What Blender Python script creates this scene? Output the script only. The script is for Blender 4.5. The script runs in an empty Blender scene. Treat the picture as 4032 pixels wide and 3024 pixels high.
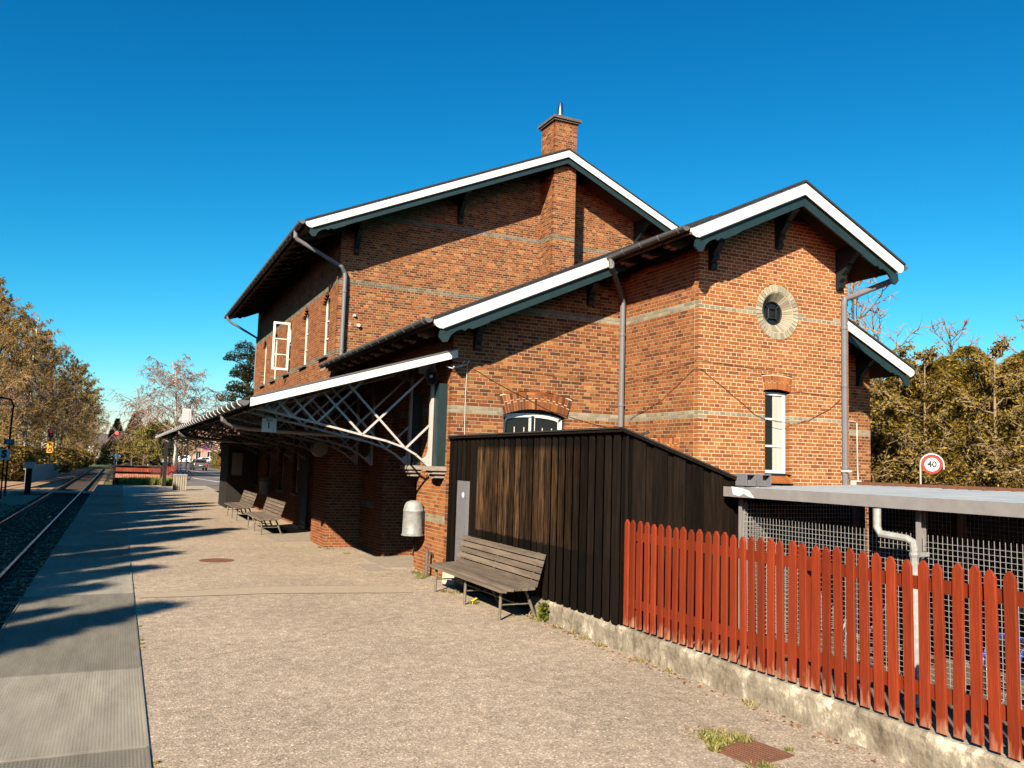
import bpy, math, random
import numpy as np
from mathutils import Vector, Matrix

random.seed(7)
rng = np.random.default_rng(7)
SC = bpy.context.scene
COL = SC.collection
PI = math.pi

# ------------------------------------------------------------------ camera
CAM_Z = 2.08
cd = bpy.data.cameras.new('camera'); cam = bpy.data.objects.new('camera', cd); COL.objects.link(cam)
right = Vector((0.90364, -0.42721, 0.03044)); down = Vector((0.06853, 0.07406, -0.9949)); fwd = Vector((0.42277, 0.90112, 0.0962))
m = Matrix.Identity(4)
for i in range(3):
    m[i][0] = right[i]; m[i][1] = -down[i]; m[i][2] = -fwd[i]
m[2][3] = CAM_Z
cam.matrix_world = m
cd.sensor_width = 36.0; cd.sensor_fit = 'HORIZONTAL'; cd.lens = 29.116
cd.clip_start = 0.05; cd.clip_end = 3000
SC.camera = cam

# ------------------------------------------------------------------ sky and sun
SUN_DIR = Vector((1.0, 1.06, -0.84)).normalized()          # the way the light travels
EL = math.asin(-SUN_DIR.z); AZ = math.atan2(-SUN_DIR.x, -SUN_DIR.y)   # clockwise from +Y
W = bpy.data.worlds.new('World'); SC.world = W; W.use_nodes = True
nt = W.node_tree; nt.nodes.clear()
sky = nt.nodes.new('ShaderNodeTexSky'); sky.sky_type = 'NISHITA'; sky.sun_disc = False
sky.sun_elevation = EL; sky.sun_rotation = AZ; sky.air_density = 1.0; sky.dust_density = 0.3; sky.ozone_density = 4.0
# one smooth contrast curve per channel over the whole sky: the deep saturated blue of the photograph
sep = nt.nodes.new('ShaderNodeSeparateColor'); com = nt.nodes.new('ShaderNodeCombineColor'); nt.links.new(sky.outputs[0], sep.inputs[0])
for i, (k_, p_) in enumerate(((1.25, 3.0), (1.06, 1.36), (1.02, 1.12))):
    m1 = nt.nodes.new('ShaderNodeMath'); m1.operation = 'MULTIPLY'; m1.inputs[1].default_value = 0.149; nt.links.new(sep.outputs[i], m1.inputs[0])
    m2 = nt.nodes.new('ShaderNodeMath'); m2.operation = 'POWER'; m2.inputs[1].default_value = p_; nt.links.new(m1.outputs[0], m2.inputs[0])
    m3 = nt.nodes.new('ShaderNodeMath'); m3.operation = 'MULTIPLY'; m3.inputs[1].default_value = k_ / 0.149; nt.links.new(m2.outputs[0], m3.inputs[0]); nt.links.new(m3.outputs[0], com.inputs[i])
bg = nt.nodes.new('ShaderNodeBackground'); bg.inputs['Strength'].default_value = 0.067
wo = nt.nodes.new('ShaderNodeOutputWorld')
nt.links.new(com.outputs[0], bg.inputs['Color']); nt.links.new(bg.outputs[0], wo.inputs['Surface'])
sl = bpy.data.lights.new('sun', 'SUN'); sl.energy = 5.0; sl.angle = math.radians(0.53); sl.color = (1.0, 0.875, 0.68)
so = bpy.data.objects.new('sun', sl); COL.objects.link(so); so.rotation_euler = SUN_DIR.to_track_quat('-Z', 'Y').to_euler()
so.location = (-20, -20, 30)
SC.view_settings.view_transform = 'Standard'; SC.view_settings.look = 'None'
SC.view_settings.exposure = 1.15; SC.view_settings.gamma = 1.0; SC.view_settings.use_curve_mapping = False
SC.render.engine = 'CYCLES'
SC.cycles.use_denoising = True
SC.cycles.max_bounces = 6; SC.cycles.diffuse_bounces = 0; SC.cycles.glossy_bounces = 3; SC.cycles.transparent_max_bounces = 8
SC.cycles.caustics_reflective = False; SC.cycles.caustics_refractive = False

# ------------------------------------------------------------------ materials
MATS = {}
def mat(name, col, rough=0.8, metal=0.0, var=0.25, scale=6.0, bump=0.0, bscale=40.0, col2=None, attr=None, spec=0.4, stretch=None, trans=0.0, detail=6.0):
    """base colour mixed with a darker/other colour by noise in world space, fine bump"""
    M_ = bpy.data.materials.new(name); M_.use_nodes = True
    t = M_.node_tree; n = t.nodes; L = t.links
    b = n['Principled BSDF']; b.inputs['Roughness'].default_value = rough; b.inputs['Metallic'].default_value = metal
    b.inputs['Specular IOR Level'].default_value = spec
    geo = n.new('ShaderNodeNewGeometry')
    vec = geo.outputs['Position']
    if stretch:
        mp = n.new('ShaderNodeMapping'); mp.inputs['Scale'].default_value = stretch; L.new(vec, mp.inputs[0]); vec = mp.outputs[0]
    nz = n.new('ShaderNodeTexNoise'); nz.inputs['Scale'].default_value = scale; nz.inputs['Detail'].default_value = detail
    nz.inputs['Roughness'].default_value = 0.65; L.new(vec, nz.inputs['Vector'])
    if attr:
        at = n.new('ShaderNodeAttribute'); at.attribute_name = attr; base = at.outputs['Color']
    else:
        rgb = n.new('ShaderNodeRGB'); rgb.outputs[0].default_value = (*col, 1); base = rgb.outputs[0]
    mx = n.new('ShaderNodeMix'); mx.data_type = 'RGBA'
    rmp = n.new('ShaderNodeMapRange'); rmp.inputs[1].default_value = 0.3; rmp.inputs[2].default_value = 0.7
    L.new(nz.outputs['Fac'], rmp.inputs[0])
    mu = n.new('ShaderNodeMix'); mu.data_type = 'RGBA'; mu.blend_type = 'MULTIPLY'; mu.inputs[0].default_value = 1.0
    L.new(base, mu.inputs[6])
    if col2 is None:
        mu.inputs[7].default_value = (1 - var, 1 - var, 1 - var, 1); L.new(mu.outputs[2], mx.inputs[7])
    else:
        mx.inputs[7].default_value = (*col2, 1)
    L.new(rmp.outputs[0], mx.inputs[0]); L.new(base, mx.inputs[6]); L.new(mx.outputs[2], b.inputs['Base Color'])
    if bump:
        bn = n.new('ShaderNodeTexNoise'); bn.inputs['Scale'].default_value = bscale; bn.inputs['Detail'].default_value = 4; L.new(vec, bn.inputs['Vector'])
        bp = n.new('ShaderNodeBump'); bp.inputs['Strength'].default_value = bump; bp.inputs['Distance'].default_value = 0.01
        L.new(bn.outputs['Fac'], bp.inputs['Height']); L.new(bp.outputs[0], b.inputs['Normal'])
    if trans:
        out = n['Material Output']; tr = n.new('ShaderNodeBsdfTranslucent'); ms = n.new('ShaderNodeMixShader'); ms.inputs[0].default_value = trans
        L.new(mx.outputs[2], tr.inputs['Color']); L.new(b.outputs[0], ms.inputs[1]); L.new(tr.outputs[0], ms.inputs[2]); L.new(ms.outputs[0], out.inputs['Surface'])
    MATS[name] = M_
    return M_

mat('brick', (0.4, 0.12, 0.04), rough=0.9, var=0.22, scale=1.4, bump=0.4, bscale=60, attr='Col', detail=10, spec=0.2)
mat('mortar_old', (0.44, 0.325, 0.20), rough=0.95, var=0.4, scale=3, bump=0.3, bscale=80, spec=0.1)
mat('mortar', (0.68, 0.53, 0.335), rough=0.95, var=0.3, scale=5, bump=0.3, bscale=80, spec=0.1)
mat('brick_dark_wall', (0.20, 0.065, 0.03), rough=0.9, var=0.4, scale=9, bump=0.4)
mat('white_paint', (0.80, 0.77, 0.69), rough=0.55, var=0.12, scale=2.5, detail=10)
mat('green_paint', (0.014, 0.034, 0.038), rough=0.5, var=0.3, scale=5)
mat('dark_green', (0.008, 0.018, 0.019), rough=0.55, var=0.3, scale=5)
mat('roofing', (0.03, 0.03, 0.032), rough=0.85, var=0.3, scale=8)
mat('soffit', (0.36, 0.25, 0.16), rough=0.8, var=0.25, scale=8, stretch=(1, 8, 1))
mat('soffit_dark', (0.10, 0.065, 0.05), rough=0.85, var=0.3, scale=6)
mat('zinc', (0.15, 0.145, 0.15), rough=0.5, metal=0.35, var=0.2, scale=8)
mat('pipe_grey', (0.155, 0.148, 0.158), rough=0.55, var=0.12, scale=6)
mat('canopy_steel', (0.50, 0.45, 0.43), rough=0.6, var=0.15, scale=6)
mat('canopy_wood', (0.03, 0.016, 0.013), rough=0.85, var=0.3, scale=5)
mat('stone', (0.36, 0.29, 0.23), rough=0.9, var=0.35, scale=10, bump=0.4)
mat('glass', (0.014, 0.012, 0.011), rough=0.12, var=0.1, spec=0.35)
mat('curtain', (0.55, 0.50, 0.44), rough=0.9, var=0.3, scale=3, stretch=(8, 8, .3))
mat('black', (0.012, 0.010, 0.009), rough=0.8, var=0.3)
mat('iron', (0.05, 0.045, 0.045), rough=0.6, metal=0.3, var=0.3, scale=20)
mat('cap_stone', (0.13, 0.11, 0.10), rough=0.9, var=0.4, scale=10, bump=0.5)
mat('steel_flue', (0.65, 0.66, 0.68), rough=0.22, metal=1.0, var=0.15, scale=5)
mat('leg_steel', (0.22, 0.19, 0.15), rough=0.55, metal=0.3, var=0.4, scale=12)
mat('galvanised', (0.40, 0.40, 0.39), rough=0.55, metal=0.2, var=0.5, scale=9, bump=0.2, bscale=15, detail=8)
mat('bench_wood', (0.20, 0.15, 0.115), rough=0.85, var=0.55, scale=12, bump=0.4, bscale=60, stretch=(1, .12, 1.5))
mat('picket_red', (0.245, 0.034, 0.011), spec=0.2, rough=0.62, var=0.35, scale=7, bump=0.35, bscale=30, stretch=(2, 2, .25), col2=None)
mat('cabinet_grey', (0.17, 0.165, 0.18), rough=0.6, var=0.18, scale=5)
mat('shelter_steel', (0.30, 0.28, 0.28), rough=0.6, metal=0.2, var=0.22, scale=7)
mat('shelter_roof', (0.40, 0.43, 0.46), rough=0.5, metal=0.2, var=0.15, scale=3)
mat('wire', (0.44, 0.42, 0.41), rough=0.5, metal=0.3, var=0.1)
mat('rust', (0.20, 0.085, 0.05), rough=0.9, var=0.4, scale=25, bump=0.4)
mat('rail_steel', (0.62, 0.58, 0.56), rough=0.22, metal=1.0, var=0.15)
mat('sleeper_wood', (0.06, 0.04, 0.03), rough=0.9, var=0.4, scale=6)
mat('stone_ballast', (0.22, 0.16, 0.12), rough=0.95, var=0.4, scale=9, attr='Col')
mat('ballast', (0.42, 0.26, 0.15), rough=0.95, var=0.5, scale=14, bump=0.9, bscale=18)
mat('grating', (0.27, 0.245, 0.205), rough=0.6, metal=0.0, var=0.35, scale=1.7, spec=0.25, stretch=(3, .6, 1))
mat('bark', (0.13, 0.095, 0.065), rough=0.95, var=0.4, scale=8, bump=0.4, bscale=15)
mat('bark_pale', (0.30, 0.215, 0.135), rough=0.95, var=0.4, scale=5)
mat('twig_birch', (0.26, 0.15, 0.11), rough=0.95, var=0.3, scale=3)
mat('bark_birch', (0.62, 0.54, 0.46), rough=0.9, var=0.5, scale=4, stretch=(1, 1, 3))
mat('twig', (0.30, 0.17, 0.065), rough=0.95, var=0.3, scale=3)
mat('leaf', (0.1, 0.1, 0.03), rough=0.75, var=0.3, scale=3, attr='Col', trans=0.3, spec=0.2)
mat('grass', (0.15, 0.17, 0.03), rough=0.8, var=0.3, scale=5, attr='Col', trans=0.3)
mat('sign_white', (0.8, 0.79, 0.80), rough=0.4, var=0.05)
mat('sign_red', (0.62, 0.02, 0.015), rough=0.4, var=0.05)
mat('lamp_off', (0.10, 0.008, 0.008), rough=0.3, var=0.05)
mat('sign_blue', (0.02, 0.10, 0.42), rough=0.4, var=0.05)
mat('sign_orange', (0.80, 0.36, 0.03), rough=0.5, var=0.1)
mat('ink', (0.012, 0.010, 0.012), rough=0.5, var=0.1)
mat('brown_plastic', (0.30, 0.24, 0.16), rough=0.5, var=0.15)
mat('white_plastic', (0.55, 0.53, 0.50), rough=0.5, var=0.1)
mat('cable', (0.13, 0.055, 0.03), rough=0.7, var=0.2)
mat('tyre', (0.02, 0.02, 0.02), rough=0.8, var=0.2)
mat('car_grey', (0.10, 0.09, 0.095), rough=0.3, var=0.05, spec=0.6)
mat('car_silver', (0.42, 0.44, 0.47), rough=0.3, var=0.05, spec=0.6)
mat('car_white', (0.75, 0.74, 0.72), rough=0.3, var=0.05, spec=0.6)
mat('bike_blue', (0.02, 0.06, 0.30), rough=0.35, var=0.1)
mat('bike_black', (0.03, 0.03, 0.035), rough=0.4, var=0.1)
mat('chrome', (0.7, 0.7, 0.72), rough=0.25, metal=1.0, var=0.05)
mat('house_pink', (0.52, 0.33, 0.26), rough=0.9, var=0.2, scale=1)
mat('house_cream', (0.62, 0.55, 0.42), rough=0.9, var=0.2, scale=1)
mat('house_roof', (0.16, 0.07, 0.05), rough=0.9, var=0.3, scale=2)
mat('slate', (0.14, 0.14, 0.16), rough=0.8, var=0.3, scale=2)
mat('road', (0.17, 0.145, 0.13), rough=0.9, var=0.25, scale=.6, bump=0.2, bscale=80)
mat('road_paint', (0.7, 0.68, 0.62), rough=0.8, var=0.3, scale=4)
mat('forecourt', (0.20, 0.155, 0.115), rough=0.95, var=0.35, scale=1.5, bump=0.4)
mat('earth', (0.14, 0.085, 0.05), rough=0.95, var=0.5, scale=1.2, bump=0.6, bscale=8)
mat('field', (0.12, 0.13, 0.04), rough=0.95, var=0.4, scale=.3)
mat('hedge_box', (0.18, 0.14, 0.04), rough=0.9, var=0.5, scale=2)
mat('grey_board', (0.27, 0.27, 0.29), rough=0.8, var=0.4, scale=3, stretch=(2, 2, .2))
mat('fence_dark', (0.014, 0.010, 0.009), rough=0.85, var=0.3, scale=4)
mat('bin_wood', (0.42, 0.36, 0.28), rough=0.85, var=0.35, scale=4, stretch=(6, 6, .5))
mat('patch_asphalt', (0.41, 0.325, 0.235), rough=0.95, var=0.2, scale=12, bump=0.5, bscale=120)
mat('crack', (0.22, 0.155, 0.11), rough=0.95, var=0.3)
mat('dandelion', (0.8, 0.55, 0.03), rough=0.7, var=0.1)

def panel_variation(name):
    M_ = MATS[name]; t = M_.node_tree; n = t.nodes; L = t.links; b = n['Principled BSDF']; src = b.inputs['Base Color'].links[0].from_socket
    oi = n.new('ShaderNodeObjectInfo'); mr = n.new('ShaderNodeMapRange'); mr.inputs[3].default_value = .72; mr.inputs[4].default_value = 1.2; L.new(oi.outputs['Random'], mr.inputs[0])
    mv = n.new('ShaderNodeMix'); mv.data_type = 'RGBA'; mv.blend_type = 'MULTIPLY'; mv.inputs[0].default_value = 1; L.new(src, mv.inputs[6]); L.new(mr.outputs[0], mv.inputs[7]); L.new(mv.outputs[2], b.inputs['Base Color'])
panel_variation('grating'); panel_variation('bench_wood'); panel_variation('picket_red')
def red_paint():
    M_ = MATS['picket_red']; t = M_.node_tree; n = t.nodes; L = t.links; b = n['Principled BSDF']
    src = b.inputs['Base Color'].links[0].from_socket
    g = n.new('ShaderNodeNewGeometry'); sx = n.new('ShaderNodeSeparateXYZ'); L.new(g.outputs['Position'], sx.inputs[0])
    nz = n.new('ShaderNodeTexNoise'); nz.inputs['Scale'].default_value = 16; nz.inputs['Detail'].default_value = 8
    mp = n.new('ShaderNodeMapping'); mp.inputs['Scale'].default_value = (1.5, 1.5, .35); L.new(g.outputs['Position'], mp.inputs[0]); L.new(mp.outputs[0], nz.inputs['Vector'])
    r1 = n.new('ShaderNodeMapRange'); r1.inputs[1].default_value = .52; r1.inputs[2].default_value = .27; r1.inputs[3].default_value = -.18; r1.inputs[4].default_value = .30; L.new(sx.outputs['Z'], r1.inputs[0])
    ad = n.new('ShaderNodeMath'); ad.operation = 'ADD'; L.new(r1.outputs[0], ad.inputs[0]); L.new(nz.outputs['Fac'], ad.inputs[1])
    r2 = n.new('ShaderNodeMapRange'); r2.inputs[1].default_value = .60; r2.inputs[2].default_value = .82; L.new(ad.outputs[0], r2.inputs[0])
    mx = n.new('ShaderNodeMix'); mx.data_type = 'RGBA'; mx.inputs[7].default_value = (.34, .15, .09, 1); L.new(r2.outputs[0], mx.inputs[0]); L.new(src, mx.inputs[6]); L.new(mx.outputs[2], b.inputs['Base Color'])
red_paint()

def emat(name, col, s):
    M_ = bpy.data.materials.new(name); M_.use_nodes = True; t = M_.node_tree; b = t.nodes['Principled BSDF']
    b.inputs['Base Color'].default_value = (*col, 1); b.inputs['Emission Color'].default_value = (*col, 1); b.inputs['Emission Strength'].default_value = s
    MATS[name] = M_
emat('red_lamp', (1.0, 0.05, 0.06), 2.5)

def asphalt():
    M_ = bpy.data.materials.new('asphalt'); M_.use_nodes = True; t = M_.node_tree; n = t.nodes; L = t.links; b = n['Principled BSDF']
    b.inputs['Roughness'].default_value = 0.92; b.inputs['Specular IOR Level'].default_value = 0.25
    g = n.new('ShaderNodeNewGeometry')
    v = n.new('ShaderNodeTexVoronoi'); v.inputs['Scale'].default_value = 72; L.new(g.outputs['Position'], v.inputs['Vector'])
    r = n.new('ShaderNodeValToRGB'); e = r.color_ramp; e.elements[0].position = 0; e.elements[0].color = (.15, .112, .082, 1); e.elements[1].position = 1; e.elements[1].color = (.90, .75, .58, 1)
    for p_, c_ in ((.22, (.31, .238, .176, 1)), (.6, (.40, .315, .238, 1)), (.85, (.55, .445, .345, 1))):
        q = e.elements.new(p_); q.color = c_
    L.new(v.outputs['Color'], r.inputs[0])
    big = n.new('ShaderNodeTexNoise'); big.inputs['Scale'].default_value = .55; big.inputs['Detail'].default_value = 8; big.inputs['Roughness'].default_value = .62; L.new(g.outputs['Position'], big.inputs['Vector'])
    mr = n.new('ShaderNodeMapRange'); mr.inputs[1].default_value = .36; mr.inputs[2].default_value = .66; mr.inputs[3].default_value = .86; mr.inputs[4].default_value = 1.08; L.new(big.outputs['Fac'], mr.inputs[0])
    mu = n.new('ShaderNodeMix'); mu.data_type = 'RGBA'; mu.blend_type = 'MULTIPLY'; mu.inputs[0].default_value = 1
    L.new(r.outputs[0], mu.inputs[6]); L.new(mr.outputs[0], mu.inputs[7])
    # small dark spots and pale crumbs
    sp = n.new('ShaderNodeTexNoise'); sp.inputs['Scale'].default_value = 7; sp.inputs['Detail'].default_value = 10; L.new(g.outputs['Position'], sp.inputs['Vector'])
    m2 = n.new('ShaderNodeMapRange'); m2.inputs[1].default_value = .40; m2.inputs[2].default_value = .62; m2.inputs[3].default_value = .84; m2.inputs[4].default_value = 1.06; L.new(sp.outputs['Fac'], m2.inputs[0])
    mu2 = n.new('ShaderNodeMix'); mu2.data_type = 'RGBA'; mu2.blend_type = 'MULTIPLY'; mu2.inputs[0].default_value = 1
    L.new(mu.outputs[2], mu2.inputs[6]); L.new(m2.outputs[0], mu2.inputs[7]); L.new(mu2.outputs[2], b.inputs['Base Color'])
    bp = n.new('ShaderNodeBump'); bp.inputs['Strength'].default_value = .7; bp.inputs['Distance'].default_value = .006
    L.new(v.outputs['Distance'], bp.inputs['Height']); L.new(bp.outputs[0], b.inputs['Normal'])
    MATS['asphalt'] = M_
asphalt()

def plank_black():
    """black tarred boards; the tar has worn off to bare brown wood over one straight-edged area"""
    M_ = bpy.data.materials.new('tarred_board'); M_.use_nodes = True; t = M_.node_tree; n = t.nodes; L = t.links; b = n['Principled BSDF']
    b.inputs['Roughness'].default_value = .8; b.inputs['Specular IOR Level'].default_value = .08
    g = n.new('ShaderNodeNewGeometry'); sx = n.new('ShaderNodeSeparateXYZ'); L.new(g.outputs['Position'], sx.inputs[0])
    mp = n.new('ShaderNodeMapping'); mp.inputs['Scale'].default_value = (14, 14, .9); L.new(g.outputs['Position'], mp.inputs[0])
    gr = n.new('ShaderNodeTexNoise'); gr.inputs['Scale'].default_value = 2.2; gr.inputs['Detail'].default_value = 9; gr.inputs['Roughness'].default_value = .7; L.new(mp.outputs[0], gr.inputs['Vector'])
    def rng_(sock, a, b_, c=0., d=1.):
        q = n.new('ShaderNodeMapRange'); q.inputs[1].default_value = a; q.inputs[2].default_value = b_; q.inputs[3].default_value = c; q.inputs[4].default_value = d; L.new(sock, q.inputs[0]); return q.outputs[0]
    def mul(a, b_):
        q = n.new('ShaderNodeMath'); q.operation = 'MULTIPLY'
        for i, s in enumerate((a, b_)):
            if isinstance(s, float): q.inputs[i].default_value = s
            else: L.new(s, q.inputs[i])
        return q.outputs[0]
    edge = n.new('ShaderNodeTexNoise'); edge.inputs['Scale'].default_value = 9; L.new(g.outputs['Position'], edge.inputs['Vector'])
    ad = n.new('ShaderNodeMath'); ad.operation = 'MULTIPLY_ADD'; ad.inputs[1].default_value = .07; L.new(edge.outputs['Fac'], ad.inputs[0]); L.new(sx.outputs['Z'], ad.inputs[2])
    zl = rng_(ad.outputs[0], 1.035, 1.055); zh = rng_(sx.outputs['Z'], 2.36, 2.26)
    yl = rng_(sx.outputs['Y'], 8.9, 11.6, .04, 1.); yh = rng_(sx.outputs['Y'], 12.62, 12.6)
    grm = rng_(gr.outputs['Fac'], .36, .60)
    mask = mul(mul(mul(zl, zh), mul(yl, yh)), grm)
    ramp = n.new('ShaderNodeValToRGB'); e = ramp.color_ramp; e.elements[0].position = .25; e.elements[0].color = (.0025, .002, .0016, 1); e.elements[1].position = .85; e.elements[1].color = (.014, .009, .0065, 1)
    L.new(gr.outputs['Fac'], ramp.inputs[0])
    br = n.new('ShaderNodeValToRGB'); e = br.color_ramp; e.elements[0].position = .3; e.elements[0].color = (.035, .017, .008, 1); e.elements[1].position = .8; e.elements[1].color = (.15, .083, .042, 1)
    L.new(gr.outputs['Fac'], br.inputs[0])
    mx = n.new('ShaderNodeMix'); mx.data_type = 'RGBA'; L.new(mask, mx.inputs[0]); L.new(ramp.outputs[0], mx.inputs[6]); L.new(br.outputs[0], mx.inputs[7])
    oi = n.new('ShaderNodeObjectInfo'); ov = rng_(oi.outputs['Random'], 0., 1., .45, 1.6)
    mv = n.new('ShaderNodeMix'); mv.data_type = 'RGBA'; mv.blend_type = 'MULTIPLY'; mv.inputs[0].default_value = 1; L.new(mx.outputs[2], mv.inputs[6]); L.new(ov, mv.inputs[7])
    L.new(mv.outputs[2], b.inputs['Base Color'])
    bp = n.new('ShaderNodeBump'); bp.inputs['Strength'].default_value = .4; bp.inputs['Distance'].default_value = .01; L.new(gr.outputs['Fac'], bp.inputs['Height']); L.new(bp.outputs[0], b.inputs['Normal'])
    MATS['tarred_board'] = M_
plank_black()

def concrete():
    M_ = bpy.data.materials.new('old_concrete'); M_.use_nodes = True; t = M_.node_tree; n = t.nodes; L = t.links; b = n['Principled BSDF']
    b.inputs['Roughness'].default_value = .95
    g = n.new('ShaderNodeNewGeometry')
    a = n.new('ShaderNodeTexNoise'); a.inputs['Scale'].default_value = 3.2; a.inputs['Detail'].default_value = 10; a.inputs['Roughness'].default_value = .7; L.new(g.outputs['Position'], a.inputs['Vector'])
    r = n.new('ShaderNodeValToRGB'); e = r.color_ramp; e.elements[0].position = .30; e.elements[0].color = (.075, .055, .035, 1); e.elements[1].position = .74; e.elements[1].color = (.70, .60, .45, 1)
    for p_, c_ in ((.40, (.15, .12, .085, 1)), (.48, (.225, .188, .14, 1)), (.57, (.30, .255, .195, 1)), (.63, (.54, .47, .37, 1))):
        q = e.elements.new(p_); q.color = c_
    L.new(a.outputs['Fac'], r.inputs[0]); L.new(r.outputs[0], b.inputs['Base Color'])
    bn = n.new('ShaderNodeTexNoise'); bn.inputs['Scale'].default_value = 22; bn.inputs['Detail'].default_value = 8; L.new(g.outputs['Position'], bn.inputs['Vector'])
    bp = n.new('ShaderNodeBump'); bp.inputs['Strength'].default_value = .7; bp.inputs['Distance'].default_value = .02; L.new(bn.outputs['Fac'], bp.inputs['Height']); L.new(bp.outputs[0], b.inputs['Normal'])
    MATS['old_concrete'] = M_
concrete()

# ------------------------------------------------------------------ mesh helpers
def tag(o, label=None, cat=None, group=None, kind=None):
    if label: o['label'] = label
    if cat: o['category'] = cat
    if group: o['group'] = group
    if kind: o['kind'] = kind
    return o

def empty(name, loc=(0, 0, 0), rz=0.0, label=None, cat=None, group=None):
    o = bpy.data.objects.new(name, None); COL.objects.link(o); o.location = loc; o.rotation_euler = (0, 0, rz); o.empty_display_size = .2
    return tag(o, label, cat, group)

def link(name, me, parent=None, world=False):
    """world=True: mesh coordinates are world ones although the parent Empty stands elsewhere"""
    o = bpy.data.objects.new(name, me); COL.objects.link(o)
    if parent is not None:
        o.parent = parent
        if world:
            p = parent
            off = Vector((0, 0, 0))
            while p is not None:
                if p.type == 'EMPTY': off += p.location
                p = p.parent
            if parent.type == 'EMPTY': o.matrix_parent_inverse = Matrix.Translation(-off)
    return o

class MB:
    def __init__(s): s.v = []; s.f = []; s.c = []; s.col = None
    def pts(s, P):
        i = len(s.v); s.v += [tuple(p) for p in P]
        s.c += [s.col or (1, 1, 1)] * len(P)
        return i
    def box(s, x0, x1, y0, y1, z0, z1):
        i = s.pts([(x0, y0, z0), (x1, y0, z0), (x1, y1, z0), (x0, y1, z0), (x0, y0, z1), (x1, y0, z1), (x1, y1, z1), (x0, y1, z1)])
        s.f += [(i, i + 3, i + 2, i + 1), (i + 4, i + 5, i + 6, i + 7), (i, i + 1, i + 5, i + 4), (i + 1, i + 2, i + 6, i + 5), (i + 2, i + 3, i + 7, i + 6), (i + 3, i, i + 4, i + 7)]
        return s
    def prism(s, poly, ext):
        n = len(poly); e = Vector(ext)
        i = s.pts([Vector(p) for p in poly] + [Vector(p) + e for p in poly])
        s.f.append(tuple(range(i + n - 1, i - 1, -1))); s.f.append(tuple(range(i + n, i + 2 * n)))
        for k in range(n):
            a = i + k; b = i + (k + 1) % n
            s.f.append((a, b, b + n, a + n))
        return s
    def bar(s, a, b, w, h, up=(0, 0, 1)):
        """rectangular bar from a to b; w across, h along up"""
        a = Vector(a); b = Vector(b); d = (b - a).normalized(); u = Vector(up); u = (u - d * u.dot(d))
        if u.length < 1e-6: u = Vector((1, 0, 0)); u = u - d * u.dot(d)
        u.normalize(); r = d.cross(u)
        p = [a + r * (sx * w / 2) + u * (sz * h / 2) for sx, sz in ((-1, -1), (1, -1), (1, 1), (-1, 1))]
        return s.prism(p, b - a)
    def tube(s, P, r, n=8, cap=True):
        P = [Vector(p) for p in P]; R = r if isinstance(r, (list, tuple)) else [r] * len(P)
        ref = None; rings = []
        for k, p in enumerate(P):
            d = (P[min(k + 1, len(P) - 1)] - P[max(k - 1, 0)])
            d = d.normalized() if d.length > 1e-9 else Vector((0, 0, 1))
            if ref is None:
                ref = Vector((0, 0, 1)) if abs(d.z) < .9 else Vector((1, 0, 0))
            u = (ref - d * ref.dot(d))
            if u.length < 1e-5: u = Vector((0, 1, 0)) - d * d.y
            u.normalize(); ref = u; w = d.cross(u)
            rings.append(s.pts([p + (u * math.cos(2 * PI * q / n) + w * math.sin(2 * PI * q / n)) * R[k] for q in range(n)]))
        for a, b in zip(rings, rings[1:]):
            for q in range(n):
                q2 = (q + 1) % n; s.f.append((a + q, a + q2, b + q2, b + q))
        if cap:
            s.f.append(tuple(rings[0] + q for q in range(n - 1, -1, -1))); s.f.append(tuple(rings[-1] + q for q in range(n)))
        return s
    def lathe(s, base, prof, n=20, axis=(0, 0, 1), cap=True):
        """prof: (radius, height) pairs along the axis"""
        A = Vector(axis).normalized(); u = Vector((1, 0, 0)) if abs(A.x) < .9 else Vector((0, 1, 0)); u = (u - A * u.dot(A)).normalized(); w = A.cross(u); B = Vector(base); rings = []
        for r, h in prof:
            rings.append(s.pts([B + A * h + (u * math.cos(2 * PI * q / n) + w * math.sin(2 * PI * q / n)) * r for q in range(n)]))
        for a, b in zip(rings, rings[1:]):
            for q in range(n):
                q2 = (q + 1) % n; s.f.append((a + q, a + q2, b + q2, b + q))
        if cap:
            s.f.append(tuple(rings[0] + q for q in range(n - 1, -1, -1))); s.f.append(tuple(rings[-1] + q for q in range(n)))
        return s
    def face(s, P):
        i = s.pts(P); s.f.append(tuple(range(i, i + len(P)))); return s
    def mesh(s, name, material, smooth=False, colour=False):
        me = bpy.data.meshes.new(name); me.from_pydata(s.v, [], s.f)
        if colour:
            a = me.color_attributes.new('Col', 'FLOAT_COLOR', 'POINT'); arr = np.ones((len(s.v), 4), np.float32); arr[:, :3] = np.array(s.c, np.float32); a.data.foreach_set('color', arr.ravel())
        me.materials.append(MATS[material])
        if smooth: me.polygons.foreach_set('use_smooth', [True] * len(me.polygons))
        me.update(); return me
    def build(s, name, material, parent=None, smooth=False, world=True, colour=False):
        return link(name, s.mesh(name, material, smooth, colour), parent, world)

def copy_tree(o, parent=None):
    c = o.copy(); COL.objects.link(c); c.parent = parent
    for ch in list(o.children):
        copy_tree(ch, c)
    return c

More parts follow.
